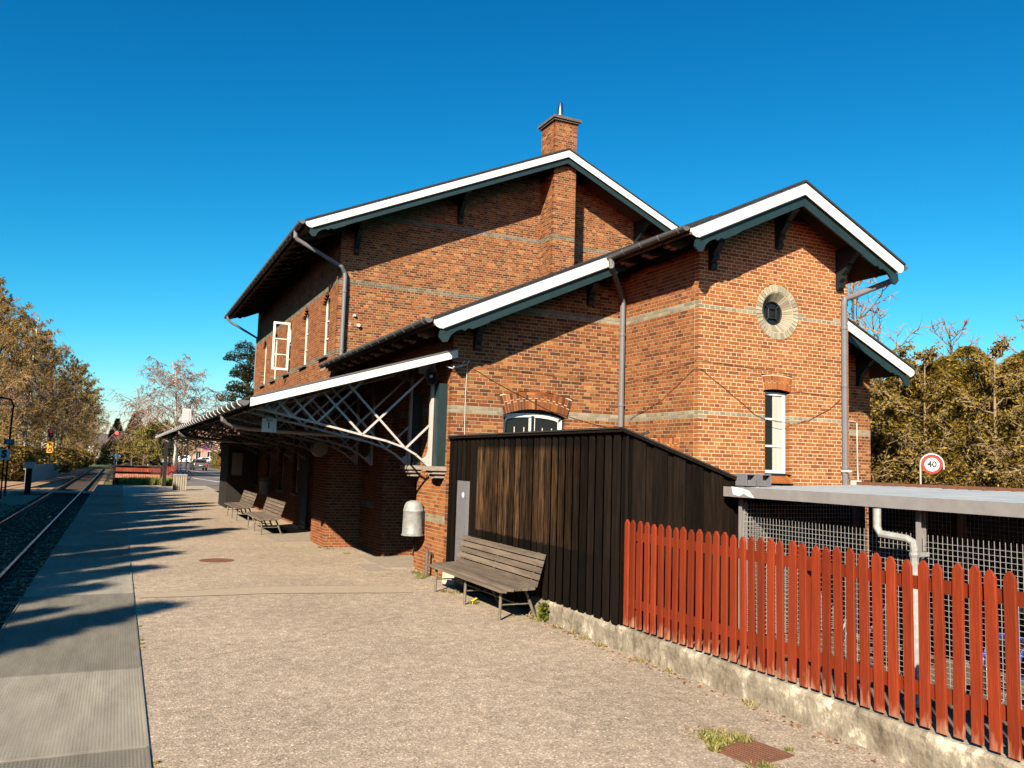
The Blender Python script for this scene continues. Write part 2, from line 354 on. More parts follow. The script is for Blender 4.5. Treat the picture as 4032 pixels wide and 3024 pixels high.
def text(body, size, loc, parent, material, rot=(PI / 2, 0, 0), name='lettering', extrude=.002, align='CENTER', world=True, bold=0.0):
    cu = bpy.data.curves.new(name, 'FONT'); cu.body = body; cu.size = size; cu.align_x = align; cu.align_y = 'CENTER'; cu.extrude = extrude; cu.offset = bold; cu.resolution_u = 3
    tmp = bpy.data.objects.new('tmp', cu); COL.objects.link(tmp)
    me = bpy.data.meshes.new_from_object(tmp.evaluated_get(bpy.context.evaluated_depsgraph_get()))
    bpy.data.objects.remove(tmp); bpy.data.curves.remove(cu)
    me.transform(Matrix.Translation(Vector(loc)) @ Matrix.Rotation(rot[2], 4, 'Z') @ Matrix.Rotation(rot[0], 4, 'X'))
    me.materials.clear(); me.materials.append(MATS[material]); me.name = name
    return link(name, me, parent, world)
# ------------------------------------------------------------------ setting: ground sheets
def sheet(name, poly, z, material, label, kind='structure', cat=None):
    o = MB().face([(x, y, z) for x, y in poly]).build(name, material); tag(o, label, cat, kind=kind); return o
def rect(x0, x1, y0, y1): return [(x0, y0), (x1, y0), (x1, y1), (x0, y1)]
sheet('ground', rect(-900, 900, -300, 1500), -.62, 'field', 'flat grassy ground reaching to the horizon')
# the platform is a slab with a thickness towards the track
pm = MB(); pm.box(.335, 5.40, -8, 60, -.6, 0.0); tag(pm.build('platform', 'asphalt'), 'pale worn asphalt surface of the station platform', kind='structure')
sheet('forecourt', rect(5.4, 60, -8, 62), -.02, 'forecourt', 'paved yard ground behind the red picket fence')
sheet('street', [(2.2, 60), (60, 62), (80, 400), (-2, 400), (3.6, 130)], -.03, 'road', 'grey asphalt street beyond the station')
sheet('verge', rect(13.6, 60, 62, 400), -.008, 'earth', 'pale footway along the hedge beside the street')

# ------------------------------------------------------------------ station building
ST = empty('station_building', (10.6, 13.9, 0), label='red brick railway station with white gable boards and a long platform canopy', cat='building')
CH = 1 / 15.0; Z0 = 3.107 - 46 * CH                                     # brick courses, 15 to the metre
BRK = []                                                               # (axis, plane, u0, u1, z0, z1, proud, colour, full)
CORE = {}
def pick(kind):
    r = random.random()
    if kind == 'grey':
        b = random.choice([(.29, .25, .19), (.25, .22, .168), (.215, .19, .148), (.32, .28, .212)])
    elif kind == 'ring':
        b = random.choice([(.42, .38, .28), (.37, .335, .25), (.32, .29, .215), (.46, .42, .31)])
    elif kind == 'greydark':
        b = random.choice([(.13, .12, .095), (.16, .145, .115), (.11, .10, .08), (.19, .17, .13)])
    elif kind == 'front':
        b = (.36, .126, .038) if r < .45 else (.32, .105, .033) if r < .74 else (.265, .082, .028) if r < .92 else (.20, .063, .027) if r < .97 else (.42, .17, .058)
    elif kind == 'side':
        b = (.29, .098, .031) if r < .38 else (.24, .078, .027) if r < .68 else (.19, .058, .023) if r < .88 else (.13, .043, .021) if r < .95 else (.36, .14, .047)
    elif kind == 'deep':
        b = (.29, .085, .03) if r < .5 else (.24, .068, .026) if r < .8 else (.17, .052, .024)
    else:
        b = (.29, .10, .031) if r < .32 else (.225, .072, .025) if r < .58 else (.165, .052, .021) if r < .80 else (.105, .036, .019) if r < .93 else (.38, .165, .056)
    k = random.uniform(.88, 1.1)
    return (b[0] * k, b[1] * k * random.uniform(.93, 1.07), b[2] * k)

def sub(spans, a, b):
    out = []
    for s, e in spans:
        if b <= s or a >= e: out.append((s, e)); continue
        if a > s: out.append((s, a))
        if b < e: out.append((b, e))
    return out

def wall(name, axis, plane, u0, u1, z0, z1, kind, holes=(), top=None, bands=(), bandkind='grey', hide=None, thick=.3, kindf=None, J=.0068):
    """course by course: a mortar core and the bricks set in it. holes: functions z -> (a, b) or None, top: z -> (a, b)"""
    core = CORE.setdefault(name, MB()); k = int(math.floor((z0 - Z0) / CH)) + 1
    while True:
        zb = Z0 + (k - 1) * CH; zt = zb + CH
        if zb >= z1 - .01: break
        zm = (zb + zt) / 2; sp = [(u0, u1)]
        if top:
            a, b = top(zm); sp = [(max(s, a), min(e, b)) for s, e in sp if min(e, b) > max(s, a)]
        for h in holes:
            q = h(zm)
            if q: sp = sub(sp, *q)
        header = (k % 2 == 0); pitch = .12 if header else .24
        off = 0.0 if header else (.06 if (k // 2) % 2 else .18)
        for s, e in sp:
            if e - s < .02: continue
            if axis == 'Y': core.box(s + .008, e - .008, plane + .003, plane + thick, zb, zt)
            else: core.box(plane + .003, plane + thick, s + .008, e - .008, zb, zt)
            n0 = math.floor((s - u0 - off) / pitch)
            u = u0 + off + n0 * pitch; cuts = [s]
            while u < e:
                if u > s + 1e-6: cuts.append(u)
                u += pitch
            cuts.append(e)
            if len(cuts) > 2 and cuts[1] - cuts[0] < .05: cuts.pop(1)
            if len(cuts) > 2 and cuts[-1] - cuts[-2] < .05: cuts.pop(-2)
            for c0, c1 in zip(cuts, cuts[1:]):
                a = c0 + (0 if c0 == s else J); b = c1 - (0 if c1 == e else J)
                if b - a < .012 or (hide and hide((a + b) / 2, zm)): continue
                band = any(k in (q, q - 1) for q in bands)
                kk = bandkind if band else (kindf((a + b) / 2, zm) if kindf else kind)
                full = abs((b - a) - (pitch - 2 * J)) < .002
                deep = .24 if ((c0 == s and s > u0 + .01) or (c1 == e and e < u1 - .01)) else .105
                BRK.append((axis, plane, a, b, zb + J, zt - J, random.uniform(0, .002), pick(kk), full and deep < .2, deep))
        k += 1

def arch_hole(u0, u1, z0, zs, rise):
    c = (u0 + u1) / 2; h = (u1 - u0) / 2
    def f(z):
        if z < z0 or z > zs + rise: return None
        if z <= zs: return (u0, u1)
        t = math.sqrt(max(0, 1 - ((z - zs) / rise))) if rise > 0 else 0
        return (c - h * t, c + h * t)
    return f
def circ_hole(uc, zc, r):
    def f(z):
        d = r * r - (z - zc) ** 2
        if d <= 0: return None
        w = math.sqrt(d); return (uc - w, uc + w)
    return f
def trap_hole(c, wb, wt, z0, z1):
    def f(z):
        if z < z0 or z > z1: return None
        w = wb + (wt - wb) * (z - z0) / (z1 - z0); return (c - w, c + w)
    return f

# --- front gabled block (the one with the round window)
FX0, FX1, FY, FC = 8.96, 12.52, 11.53, 10.74
FR, FS = 7.25, .48
ftop = lambda z: (FC - (FR - .1 - z) / FS, FC + (FR - .1 - z) / FS)
OC = (10.75, 5.0)
WX0, WX1, WZ0, WZ1 = 10.46, 11.03, 2.02, 3.55
wall('front', 'Y', FY, FX0, FX1, -.05, 7.2, 'front', J=.0074, top=ftop, bands=(46, 75), bandkind='grey',
     holes=[circ_hole(*OC, .51), lambda z: (WX0, WX1) if WZ0 < z < WZ1 else None, trap_hole(10.745, .32, .37, WZ1 - .02, 3.83), lambda z: (WX0 - .03, WX1 + .06) if 1.86 < z < WZ0 else None])
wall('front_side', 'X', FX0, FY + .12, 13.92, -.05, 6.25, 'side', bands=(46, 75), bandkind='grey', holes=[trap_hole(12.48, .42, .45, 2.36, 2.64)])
# --- middle block
MX0, MX1, MY, MC = 5.33, 15.80, 13.92, 10.57
MR, MS = 7.20, .458
mtop = lambda z: (MC - (MR - .1 - z) / MS, MC + (MR - .1 - z) / MS)
mwin = arch_hole(6.38, 7.69, 2.2, 2.98, .13)
mhood = trap_hole(7.06, .69, .78, 2.98, 3.38)
wall('middle', 'Y', MY, MX0, FX0, -.05, 7.2, 'mix', top=mtop, bands=(46, 75), bandkind='grey', holes=[mwin, mhood])
wall('middle_right', 'Y', MY, FX1 - .02, MX1, -.05, 7.2, 'mix', top=mtop, bands=(46, 75), bandkind='grey')
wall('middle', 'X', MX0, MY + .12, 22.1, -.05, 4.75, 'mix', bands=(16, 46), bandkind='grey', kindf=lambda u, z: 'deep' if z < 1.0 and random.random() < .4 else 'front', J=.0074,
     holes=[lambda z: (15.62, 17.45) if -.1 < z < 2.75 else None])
# projecting vestibule under the canopy
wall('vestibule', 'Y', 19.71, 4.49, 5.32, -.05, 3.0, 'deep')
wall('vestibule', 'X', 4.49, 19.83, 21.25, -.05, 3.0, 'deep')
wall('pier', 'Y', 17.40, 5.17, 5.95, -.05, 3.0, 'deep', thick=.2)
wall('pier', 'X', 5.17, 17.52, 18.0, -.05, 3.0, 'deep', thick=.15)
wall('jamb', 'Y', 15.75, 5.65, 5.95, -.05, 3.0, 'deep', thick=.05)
# --- tall main block
AX0, AX1, AY, AC = 5.08, 18.0, 22.1, 11.52
AR, AS = 11.48, .441
atop = lambda z: (AC - (AR - .12 - z) / AS, AC + (AR - .12 - z) / AS)
hide_main = lambda u, z: z < MR - MS * abs(u - MC) - .25
wall('main', 'Y', AY, AX0, AX1, 4.2, 11.4, 'mix', top=atop, bands=(75, 104, 133), bandkind='greydark', hide=hide_main)
MWIN = [23.55, 26.45, 29.35, 32.2, 34.75]
GWIN = [26.7, 29.3, 32.0, 35.0]
def arches(z):
    return None
mh = [arch_hole(y - .52, y + .52, 4.98, 6.55, .27) for y in MWIN]
gh = [arch_hole(y - .5, y + .5, .95, 2.45, .2) for y in GWIN] + [lambda z: (22.6, 23.9) if -.1 < z < 2.7 else None]
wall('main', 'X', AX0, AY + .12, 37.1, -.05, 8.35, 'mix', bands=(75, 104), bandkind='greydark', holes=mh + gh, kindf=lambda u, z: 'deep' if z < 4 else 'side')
# --- chimney stack running up the main gable
CX0, CX1, CY0, CY1 = 11.15, 11.90, 21.26, 22.05
wall('stack', 'Y', CY0, CX0, CX1, 6.3, 12.42, 'mix', bands=(104, 133), bandkind='greydark', hide=lambda u, z: z < 6.6)
wall('stack', 'X', CX0, CY0 + .12, CY1 + .1, 6.3, 12.42, 'mix', bands=(104, 133), bandkind='greydark', hide=lambda u, z: z < 6.6)
CORE['stack'].box(CX0 + .2, CX1 - .009, CY0 + .2, CY1 + .1, 6.3, 12.41)

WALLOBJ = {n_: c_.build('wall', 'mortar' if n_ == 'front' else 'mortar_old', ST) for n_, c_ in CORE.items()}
for n_, l_ in (('front', 'sunlit brick front with the round window'), ('front_side', 'brick side wall of the front block'), ('middle', 'brick gable wall behind the black shed'), ('main', 'tall brick gable and upper wall with arched windows'), ('stack', 'brick chimney stack on the gable'), ('vestibule', 'shaded brick piers under the canopy')):
    WALLOBJ[n_]['label'] = l_
# far sides nobody sees in the photo: plain brick-coloured walls that close the volume
pl = MB(); pl.box(FX1 - .3, FX1 - .01, FY + .31, MY, -.05, 6.2); pl.box(MX1 - .3, MX1 - .01, MY + .31, 22.1, -.05, 4.7); pl.box(AX1 - .3, AX1 - .01, AY + .31, 37.1, -.05, 8.4); pl.box(AX0 + .31, AX1 - .31, 36.8, 37.09, -.05, 8.4)
pl.prism([(AX0 + .1, 36.85, 8.4), (AX1 - .1, 36.85, 8.4), (AC, 36.85, 11.2)], (0, .2, 0))
pl.box(5.6, 5.9, 37.1, 45.2, -.05, 4.7); pl.box(15.5, 15.79, 37.1, 45.2, -.05, 4.7); pl.box(5.9, 15.5, 44.9, 45.19, -.05, 4.7)
pl.prism([(5.7, 44.95, 4.7), (15.7, 44.95, 4.7), (10.57, 44.95, 6.95)], (0, .2, 0))
pl.build('rear_wall', 'brick_dark_wall', ST)
# dark rooms behind the openings
dk = MB(); dk.box(5.9, 6.0, 15.0, 18.2, -.05, 3.2); dk.box(5.64, 5.9, 15.40, 15.6, -.05, 3); dk.box(5.64, 5.9, 17.5, 17.7, -.05, 3)
dk.box(5.55, 5.6, 22.3, 36.7, -.05, 3.4); dk.box(5.55, 5.6, 22.3, 36.7, 4.6, 7.4); dk.box(9.2, 12.3, 12.35, 12.4, 1.5, 6); dk.box(5.7, 8.6, 14.45, 14.5, 1.5, 3.6)
dk.build('dark_room', 'black', ST)
dm = MB(); dm.box(5.78, 5.83, 15.9, 16.75, .02, 2.4); dm.build('door', 'fence_dark', ST)
dm = MB(); dm.box(5.26, 5.3, 22.65, 23.85, .05, 2.6); dm.build('door', 'dark_green', ST)

# --- lintels and rings laid on edge
def brick_poly(axis, plane, quad, proud, col, mb, depth=.1):
    mb.col = col
    if axis == 'Y': mb.prism([(u, plane - proud, z) for u, z in quad], (0, depth, 0))
    else: mb.prism([(plane - proud, u, z) for u, z in quad], (depth, 0, 0))
def lintel(name, axis, plane, c, wb, wt, z0b, rise, zt, n, parent, kind='front', two=True):
    cm = MB()
    pz = lambda t: z0b + rise * (1 - t * t)
    T_ = [-1 + i / 6 for i in range(13)]
    lo_ = [(c + wb * t, pz(t) + .004) for t in T_]; hi_ = [(c + wt * t * 1.012, zt + rise * (1 - t * t) + .012) for t in T_]
    for (p_, q_, r_, s2) in zip(lo_, lo_[1:], hi_[1:], hi_):
        cm.prism([(u, plane + .003, z) if axis == 'Y' else (plane + .003, u, z) for u, z in (p_, q_, r_, s2)], (0, .12, 0) if axis == 'Y' else (.12, 0, 0))
    lo = cm.build('lintel', 'mortar', parent)
    for i in range(n):
        t0 = -1 + 2 * i / n; t1 = -1 + 2 * (i + 1) / n; g = .10 / n
        a, b = t0 + g, t1 - g
        cuts = [0, .5, 1] if (i % 2 == 0 and two) else ([0, .62, 1] if two else [0, 1])
        for q0, q1 in zip(cuts, cuts[1:]):
            def pt(t, q):
                zb = pz(t); zz = zt + rise * (1 - t * t)
                return (c + (wb + (wt - wb) * q) * t, zb + (zz - zb) * q)
            q0_, q1_ = q0 + .02, q1 - .02
            bm_ = MB(); brick_poly(axis, plane, [pt(a, q0_), pt(b, q0_), pt(b, q1_), pt(a, q1_)], random.uniform(.0005, .003), pick(kind), bm_)
            bm_.build('brick', 'brick', lo, colour=True)
lintel('lintel', 'Y', FY, 10.745, .30, .36, 3.545, .03, 3.80, 11, ST)
lintel('lintel', 'Y', MY, 7.045, .665, .77, 2.985, .13, 3.33, 23, ST, kind='mix')
lintel('lintel', 'X', FX0, 12.48, .42, .44, 2.37, .02, 2.63, 12, ST)
# round window: two rings of grey bricks, the inner one splayed into the wall
ring = MB(); N = 40
for i in range(N):
    a = 2 * PI * i / N; b = 2 * PI * (i + 1) / N
    P = lambda t, r, d: (OC[0] + math.cos(t) * r, FY + d, OC[1] + math.sin(t) * r)
    ring.face([P(a, .515, .006), P(b, .515, .006), P(b, .37, .006), P(a, .37, .006)]); ring.face([P(a, .37, .006), P(b, .37, .006), P(b, .222, .13), P(a, .222, .13)])
    ring.face([P(a, .515, .006), P(a, .515, .15), P(b, .515, .15), P(b, .515, .006)])
rg = ring.build('round_surround', 'mortar', ST)
for i in range(N):
    a = 2 * PI * (i + .09) / N; b = 2 * PI * (i + .91) / N; pr = random.uniform(.004, .010)
    q = MB(); q.col = pick('ring'); fr = [P(a, .383, -pr), P(b, .383, -pr), P(b, .503, -pr), P(a, .503, -pr)]; q.prism(fr, (0, .03, 0)); q.build('brick', 'brick', rg, colour=True)
    q = MB(); k = random.uniform(.7, 1.0); q.col = tuple(k * x for x in pick('ring'))
    i0 = q.pts([P(a, .365, .0), P(b, .365, .0), P(b, .222, .118), P(a, .222, .118)] + [P(a, .385, .02), P(b, .385, .02), P(b, .24, .135), P(a, .24, .135)])
    q.f += [(i0, i0 + 1, i0 + 2, i0 + 3), (i0, i0 + 3, i0 + 7, i0 + 4), (i0 + 1, i0 + 5, i0 + 6, i0 + 2), (i0, i0 + 4, i0 + 5, i0 + 1)]
    q.build('brick', 'brick', rg, colour=True)
wn = MB(); wn.lathe((OC[0], FY + .165, OC[1]), [(.27, 0), (.27, .012)], 28, axis=(0, 1, 0)); gl = wn.build('round_window', 'glass', ST)
fr = MB(); fr.tube([(OC[0] + math.cos(t) * .225, FY + .145, OC[1] + math.sin(t) * .225) for t in [2 * PI * i / 28 for i in range(29)]], .022, 6)
s_ = .09
for sx, sz in ((-1, -1), (1, -1), (1, 1), (-1, 1)):
    fr.tube([(OC[0] + sx * s_, FY + .14, OC[1] + sz * s_), (OC[0] + sx * .18, FY + .14, OC[1] + sz * .18)], .014, 6)
fr.tube([(OC[0] + sx * s_, FY + .14, OC[1] + sz * s_) for sx, sz in ((-1, -1), (1, -1), (1, 1), (-1, 1), (-1, -1))], .014, 6)
fr.build('muntins', 'dark_green', gl)

# --- windows
def wbx(mb, axis, plane, u0, u1, z0, z1, d0, d1):
    if axis == 'Y': mb.box(u0, u1, plane + d0, plane + d1, z0, z1)
    else: mb.box(plane + d0, plane + d1, u0, u1, z0, z1)
def window(axis, plane, u0, u1, z0, z1, d, rows, parent, cols=1, bar=.06, rise=0.0, curtain=False, material='white_paint'):
    g = MB()
    if rise:
        c = (u0 + u1) / 2; h = (u1 - u0) / 2
        arc = [(c + h * math.cos(t), z1 + rise * math.sin(t)) for t in [PI * i / 10 for i in range(11)]]
        outer = [(u0, z0), (u1, z0)] + arc
        poly = [(p[0], plane + d + .03, p[1]) if axis == 'Y' else (plane + d + .03, p[0], p[1]) for p in outer]
        g.prism(poly, (0, .01, 0) if axis == 'Y' else (.01, 0, 0))
    else: wbx(g, axis, plane, u0, u1, z0, z1, d + .03, d + .04)
    w = g.build('window', 'glass', parent)
    f = MB()
    wbx(f, axis, plane, u0, u0 + bar, z0, z1, d, d + .06); wbx(f, axis, plane, u1 - bar, u1, z0, z1, d, d + .06)
    wbx(f, axis, plane, u0 + bar, u1 - bar, z0, z0 + bar, d + .002, d + .058)
    if rise:
        for (a, za), (b, zb) in zip(arc, arc[1:]):
            pl_ = [(a, za), (b, zb), (c + (b - c) * (1 - bar / h), zb - bar), (c + (a - c) * (1 - bar / h), za - bar)]
            f.prism([(p[0], plane + d, p[1]) if axis == 'Y' else (plane + d, p[0], p[1]) for p in pl_], (0, .06, 0) if axis == 'Y' else (.06, 0, 0))
    else: wbx(f, axis, plane, u0 + bar, u1 - bar, z1 - bar, z1, d + .002, d + .058)
    for i in range(1, rows):
        zz = z0 + (z1 - z0) * i / rows; wbx(f, axis, plane, u0 + bar, u1 - bar, zz - .018, zz + .018, d + .008, d + .05)
    for i in range(1, cols):
        uu = u0 + (u1 - u0) * i / cols; wbx(f, axis, plane, uu - bar * .8, uu + bar * .8, z0 + bar, z1 - (0 if rise else bar), d + .004, d + .055)
    f.build('frame', material, w)
    if curtain:
        k = MB(); wbx(k, axis, plane, u0 + (u1 - u0) * .5, u1 - .05, z0 + .05, z1 - .05, d + .024, d + .029); k.build('curtain', 'curtain', w)
    return w
w1 = window('Y', FY, WX0 + .005, WX1 - .005, 2.06, 3.53, .10, 3, ST, bar=.055, curtain=True); w1['label'] = 'tall narrow white window in the sunlit front'
q = MB(); q.box(WX0 + .006, WX1 - .006, FY + .085, FY + .2, 2.0, 2.055); q.build('lower_rail', 'dark_green', w1)
# sill of bricks on edge
q = MB(); q.box(WX0 - .02, WX1 + .05, FY - .02, FY + .14, 1.87, 1.93); sill = q.build('sill', 'mortar', w1)
for i in range(8):
    b = MB(); b.col = pick('front'); x = WX0 - .03 + i * .0815
    b.prism([(x, FY - .055, 1.88), (x + .068, FY - .055, 1.88), (x + .068, FY + .11, 1.97), (x, FY + .11, 1.97)], (0, 0, .055)); b.build('brick', 'brick', sill, colour=True)
w2 = window('Y', MY, 6.40, 7.67, 2.25, 2.96, .12, 1, ST, cols=2, bar=.075, rise=.09)
q = MB()
for x in (6.66, 6.86, 7.25, 7.45): q.tube([(x, MY + .115, 2.3), (x, MY + .115, 2.78)], .012, 5)
q.build('window_bar', 'canopy_steel', w2)
q = MB(); q.box(6.375, 6.40, MY + .08, MY + .2, 2.2, 3.0); q.box(7.67, 7.695, MY + .08, MY + .2, 2.2, 3.0); q.box(7.01, 7.06, MY + .1, MY + .118, 2.25, 3.0); q.box(6.36, 7.71, MY + .165, MY + .2, 2.94, 3.2); q.build('outer_frame', 'dark_green', w2)
for i, y in enumerate(MWIN):
    w = window('X', AX0, y - .5, y + .5, 5.0, 6.55, .12, 3, ST, cols=2, bar=.055, rise=.24)
    q = MB(); q.prism([(AX0 - .08, y - .56, 4.90), (AX0 - .08, y - .56, 4.955), (AX0 + .12, y - .56, 4.99), (AX0 + .12, y - .56, 4.90)], (0, 1.12, 0)); q.build('sill', 'cap_stone', w)
for y in GWIN:
    w = window('X', AX0, y - .48, y + .48, .97, 2.45, .12, 2, ST, cols=2, bar=.05, rise=.18)
    q = MB(); q.box(AX0 - .07, AX0 + .12, y - .54, y + .54, .89, .955); q.build('sill', 'stone', w)
# the casement that stands open
cs = MB(); Yc = 29.02; x0, x1, z0, z1 = 4.50, 5.06, 5.06, 6.72
for a, b, c, d in ((x0, x0 + .07, z0, z1), (x1 - .07, x1, z0, z1), (x0 + .07, x1 - .07, z0, z0 + .07), (x0 + .07, x1 - .07, z1 - .07, z1), (x0 + .07, x1 - .07, z0 + .52, z0 + .55), (x0 + .07, x1 - .07, z0 + 1.06, z0 + 1.09)):
    cs.box(a, b, Yc, Yc + .05, c, d)
cas = cs.build('open_casement', 'white_paint', ST); cas['label'] = 'white window casement swung open'

# --- roofs
def gable_roof(name, xc, half, zr, sl, y0, y1, parent, ends=True, white=.235, green=.20):
    """zr: top of the white board at the ridge, half: eaves half-width from the ridge"""
    m_ = MB(); ze = zr - sl * half; t = .05
    for s in (-1, 1):
        P = [(xc, y0 - .03, zr + .005), (xc + s * (half + .02), y0 - .03, ze + .005 - sl * .02), (xc + s * (half + .02), y0 - .03, ze + .045 - sl * .02), (xc, y0 - .03, zr + .045)]
        m_.prism(P, (0, y1 - y0 + .03, 0))
    rf = m_.build('roof', 'roofing', parent)
    sf = MB()
    for s in (-1, 1):
        P = [(xc, y0 + .035, zr - .12), (xc + s * (half - .03), y0 + .035, ze - .12 + sl * .03), (xc + s * (half - .03), y0 + .035, ze - .01 + sl * .03), (xc, y0 + .035, zr - .01)]
        sf.prism(P, (0, y1 - y0 - .04, 0))
    sf.build('soffit', 'soffit', rf)
    for s in (-1, 1):
        X = lambda d: xc + s * d; Z = lambda d: zr - sl * d
        # white board with an ogee cut at the eaves
        P = [(0, zr), (half, Z(half)), (half + .005, Z(half) - .08), (half - .04, Z(half) - .13), (half - .10, Z(half) - .16), (half - .13, Z(half) - white + sl * .13 + .02), (half - .16, Z(half - .16) - white), (0, zr - white)]
        w = MB(); w.prism([(X(d), y0, z) for d, z in P], (0, .032, 0)); w.build('bargeboard', 'white_paint', rf)
        w = MB(); w.prism([(X(d), y0 - .012, z) for d, z in [(0, zr - white - .012), (half - .17, Z(half - .17) - white - .012), (half - .17, Z(half - .17) - white + .008), (0, zr - white + .008)]], (0, .011, 0)); w.build('drip_edge', 'roofing', rf)
        g0 = white + .005
        gb = lambda d, dz: (d, Z(d) - g0 - dz)
        e = half - .12
        P = [gb(0, 0), gb(e, 0), gb(e + .02, green * .55), gb(e - .06, green * 1.15), gb(e - .14, green * 1.25), gb(e - .20, green * .8), gb(e - .30, green * .62), gb(e - .40, green * .66), gb(e - .46, green * .9), gb(e - .52, green * .75), gb(e - .60, green), gb(e - .9, green), gb(e - .92, green * .92), gb(0, green * .92)]
        w = MB(); w.prism([(X(d), y0 + .034, z) for d, z in P], (0, .04, 0)); w.build('trim_board', 'green_paint', rf)
    return rf, ze
RF1, FE = gable_roof('roof', FC, 2.48, FR, FS, 10.83, 17, ST)
RF2, ME = gable_roof('roof', MC, 5.86, MR, MS, 13.22, 22.3, ST)
RF3, AE = gable_roof('roof', AC, 7.60, AR, AS, 21.06, 38.1, ST, white=.23, green=.19)
m_ = MB()
for s in (-1, 1):
    m_.prism([(MC, 38.0, MR + .05), (MC + s * 5.86, 38.0, ME + .05), (MC + s * 5.86, 38.0, ME - .05), (MC, 38.0, MR - .05)], (0, 8.0, 0))
m_.build('roof', 'roofing', ST)

def bracket(x, yw, zt, out, drop, parent):
    f = lambda a, b: (x - .06, yw - a * out, zt - b * drop)
    P = [f(0, 0), f(0, 1), f(.10, 1), f(.16, .96), f(.17, .88), f(.12, .83), f(.24, .74), f(.22, .66), f(.36, .56), f(.45, .45), f(.43, .40), f(.52, .38), f(.66, .26), f(.80, .20), f(.80, .14), f(.98, .10), f(.98, 0)]
    MB().prism(P, (.12, 0, 0)).build('bracket', 'dark_green', parent)
def zroof(xc, zr, sl, x): return zr - sl * abs(x - xc) - .13
for x in (9.22, 10.74, 12.26): bracket(x, FY, zroof(FC, FR, FS, x) - (.16 if x == 10.74 else .02), .66, .78, RF1)
for x in (5.78, 8.15, 12.9, 15.40): bracket(x, MY, zroof(MC, MR, MS, x) - .02, .64, .72, RF2)
for x in (5.5, 8.5, 14.6, 17.6): bracket(x, AY, zroof(AC, AR, AS, x) - .02, .98, 1.0, RF3)
# rafter feet with scalloped ends under the long eaves
def rafters(xw, s, out, zw, sl, ys, parent, h=.16):
    """xw wall plane, s=-1 towards the track"""
    for y in ys:
        f = lambda a, dz: (xw + s * a * out, y - .045, zw - sl * a * out - dz)
        P = [f(-.1, 0), f(1, 0), f(1.0, .05), f(.93, .10), f(.84, .09), f(.78, .15), f(.68, .19), f(.62, .15), f(.55, .19), f(-.1, .19)]
        MB().prism(P, (0, .09, 0)).build('rafter_foot', 'soffit', parent)
zr_ = lambda xc, zr, sl, x: zr - sl * abs(x - xc) - .125
rafters(AX0, -1, 1.02, zr_(AC, AR, AS, AX0), AS, [22.5 + .82 * i for i in range(19)], RF3)
rafters(FX0, -1, .6, zr_(FC, FR, FS, FX0), FS, [11.7 + .7 * i for i in range(4)], RF1)
rafters(MX0, -1, .55, zr_(MC, MR, MS, MX0), MS, [14.3 + .8 * i for i in range(10)], RF2)

# gutters: half-round troughs hung on brackets
def gutter(x, z, y0, y1, parent, r=.075, step=.55, hook='zinc'):
    m_ = MB(); n = 9; A = [PI + PI * i / (n - 1) for i in range(n)]
    o = [(x + math.cos(a) * r, z + math.sin(a) * r) for a in A]; i_ = [(x + math.cos(a) * (r - .008), z + math.sin(a) * (r - .008)) for a in reversed(A)]
    m_.prism([(p[0], y0, p[1]) for p in o + i_], (0, y1 - y0, 0)); m_.prism([(p[0], y0 - .004, p[1]) for p in o], (0, .004, 0))
    g = m_.build('gutter', 'zinc', parent)
    b = MB(); y = y0 + .15
    while y < y1:
        P = [(x + math.cos(a) * (r + .007), y, z + math.sin(a) * (r + .007)) for a in A]; b.tube(P, .009, 4); y += step
    b.build('gutter_hook', hook, g); return g
gutter(FC - 2.48 - .09, FE + .0, 10.86, 13.6, RF1)
gutter(FC + 2.48 + .09, FE + .0, 10.86, 13.6, RF1)
gutter(MC - 5.86 - .09, ME + .0, 13.26, 21.6, RF2)
gutter(MC + 5.86 + .09, ME + .0, 13.26, 21.6, RF2)
gutter(AC - 7.60 - .09, AE + .0, 21.10, 38.0, RF3, r=.085, step=.6)

def pipe(pts, r=.045, material='pipe_grey', rings=(), name='downpipe'):
    m_ = MB().tube(pts, r, 10); o = m_.build(name, material, ST, smooth=False)
    if rings:
        q = MB()
        for p in rings: q.lathe(p, [(r + .008, -.03), (r + .010, 0), (r + .008, .03)], 10)
        q.build('pipe_clip', material, o)
    return o
pipe([(13.30, 11.15, FE - .07), (13.30, 11.15, FE - .22), (12.66, 11.42, FE - .52), (12.58, 11.44, FE - .56), (12.36, 11.46, FE - .64), (12.34, 11.46, FE - .75), (12.34, 11.46, 1.6)], .058, rings=[(12.34, 11.46, z) for z in (4.85, 3.75, 2.2)])
pipe([(8.17, 13.15, FE - .06), (8.17, 13.15, FE - .2), (8.80, 13.75, FE - .62), (8.86, 13.80, FE - .72), (8.86, 13.80, 2.3)], .055, rings=[(8.86, 13.80, z) for z in (4.7, 3.3)])
pipe([(3.83, 21.95, AE - .07), (3.83, 21.95, AE - .24), (3.9, 21.96, AE - .3), (5.1, 21.94, 7.25), (5.20, 22.0, 7.12), (5.22, 22.0, 7.0), (5.22, 22.0, 4.35)], .058, rings=[(5.22, 22.0, z) for z in (6.6, 5.0)])
pipe([(3.83, 37.2, AE - .07), (3.83, 37.2, AE - .2), (3.95, 37.2, AE - .32), (5.1, 37.15, 7.2), (5.1, 37.15, 5)], .055)
pipe([(5.22, 22.0, 4.25), (5.22, 21.95, 4.0), (5.22, 21.95, 3.9)], .055)
pipe([(4.95, 24.35, 3.2), (4.95, 24.35, .0)], .05); pipe([(4.95, 24.62, 3.2), (4.95, 24.62, .0)], .05); pipe([(4.95, 24.9, 3.2), (4.95, 24.9, 0)], .045)
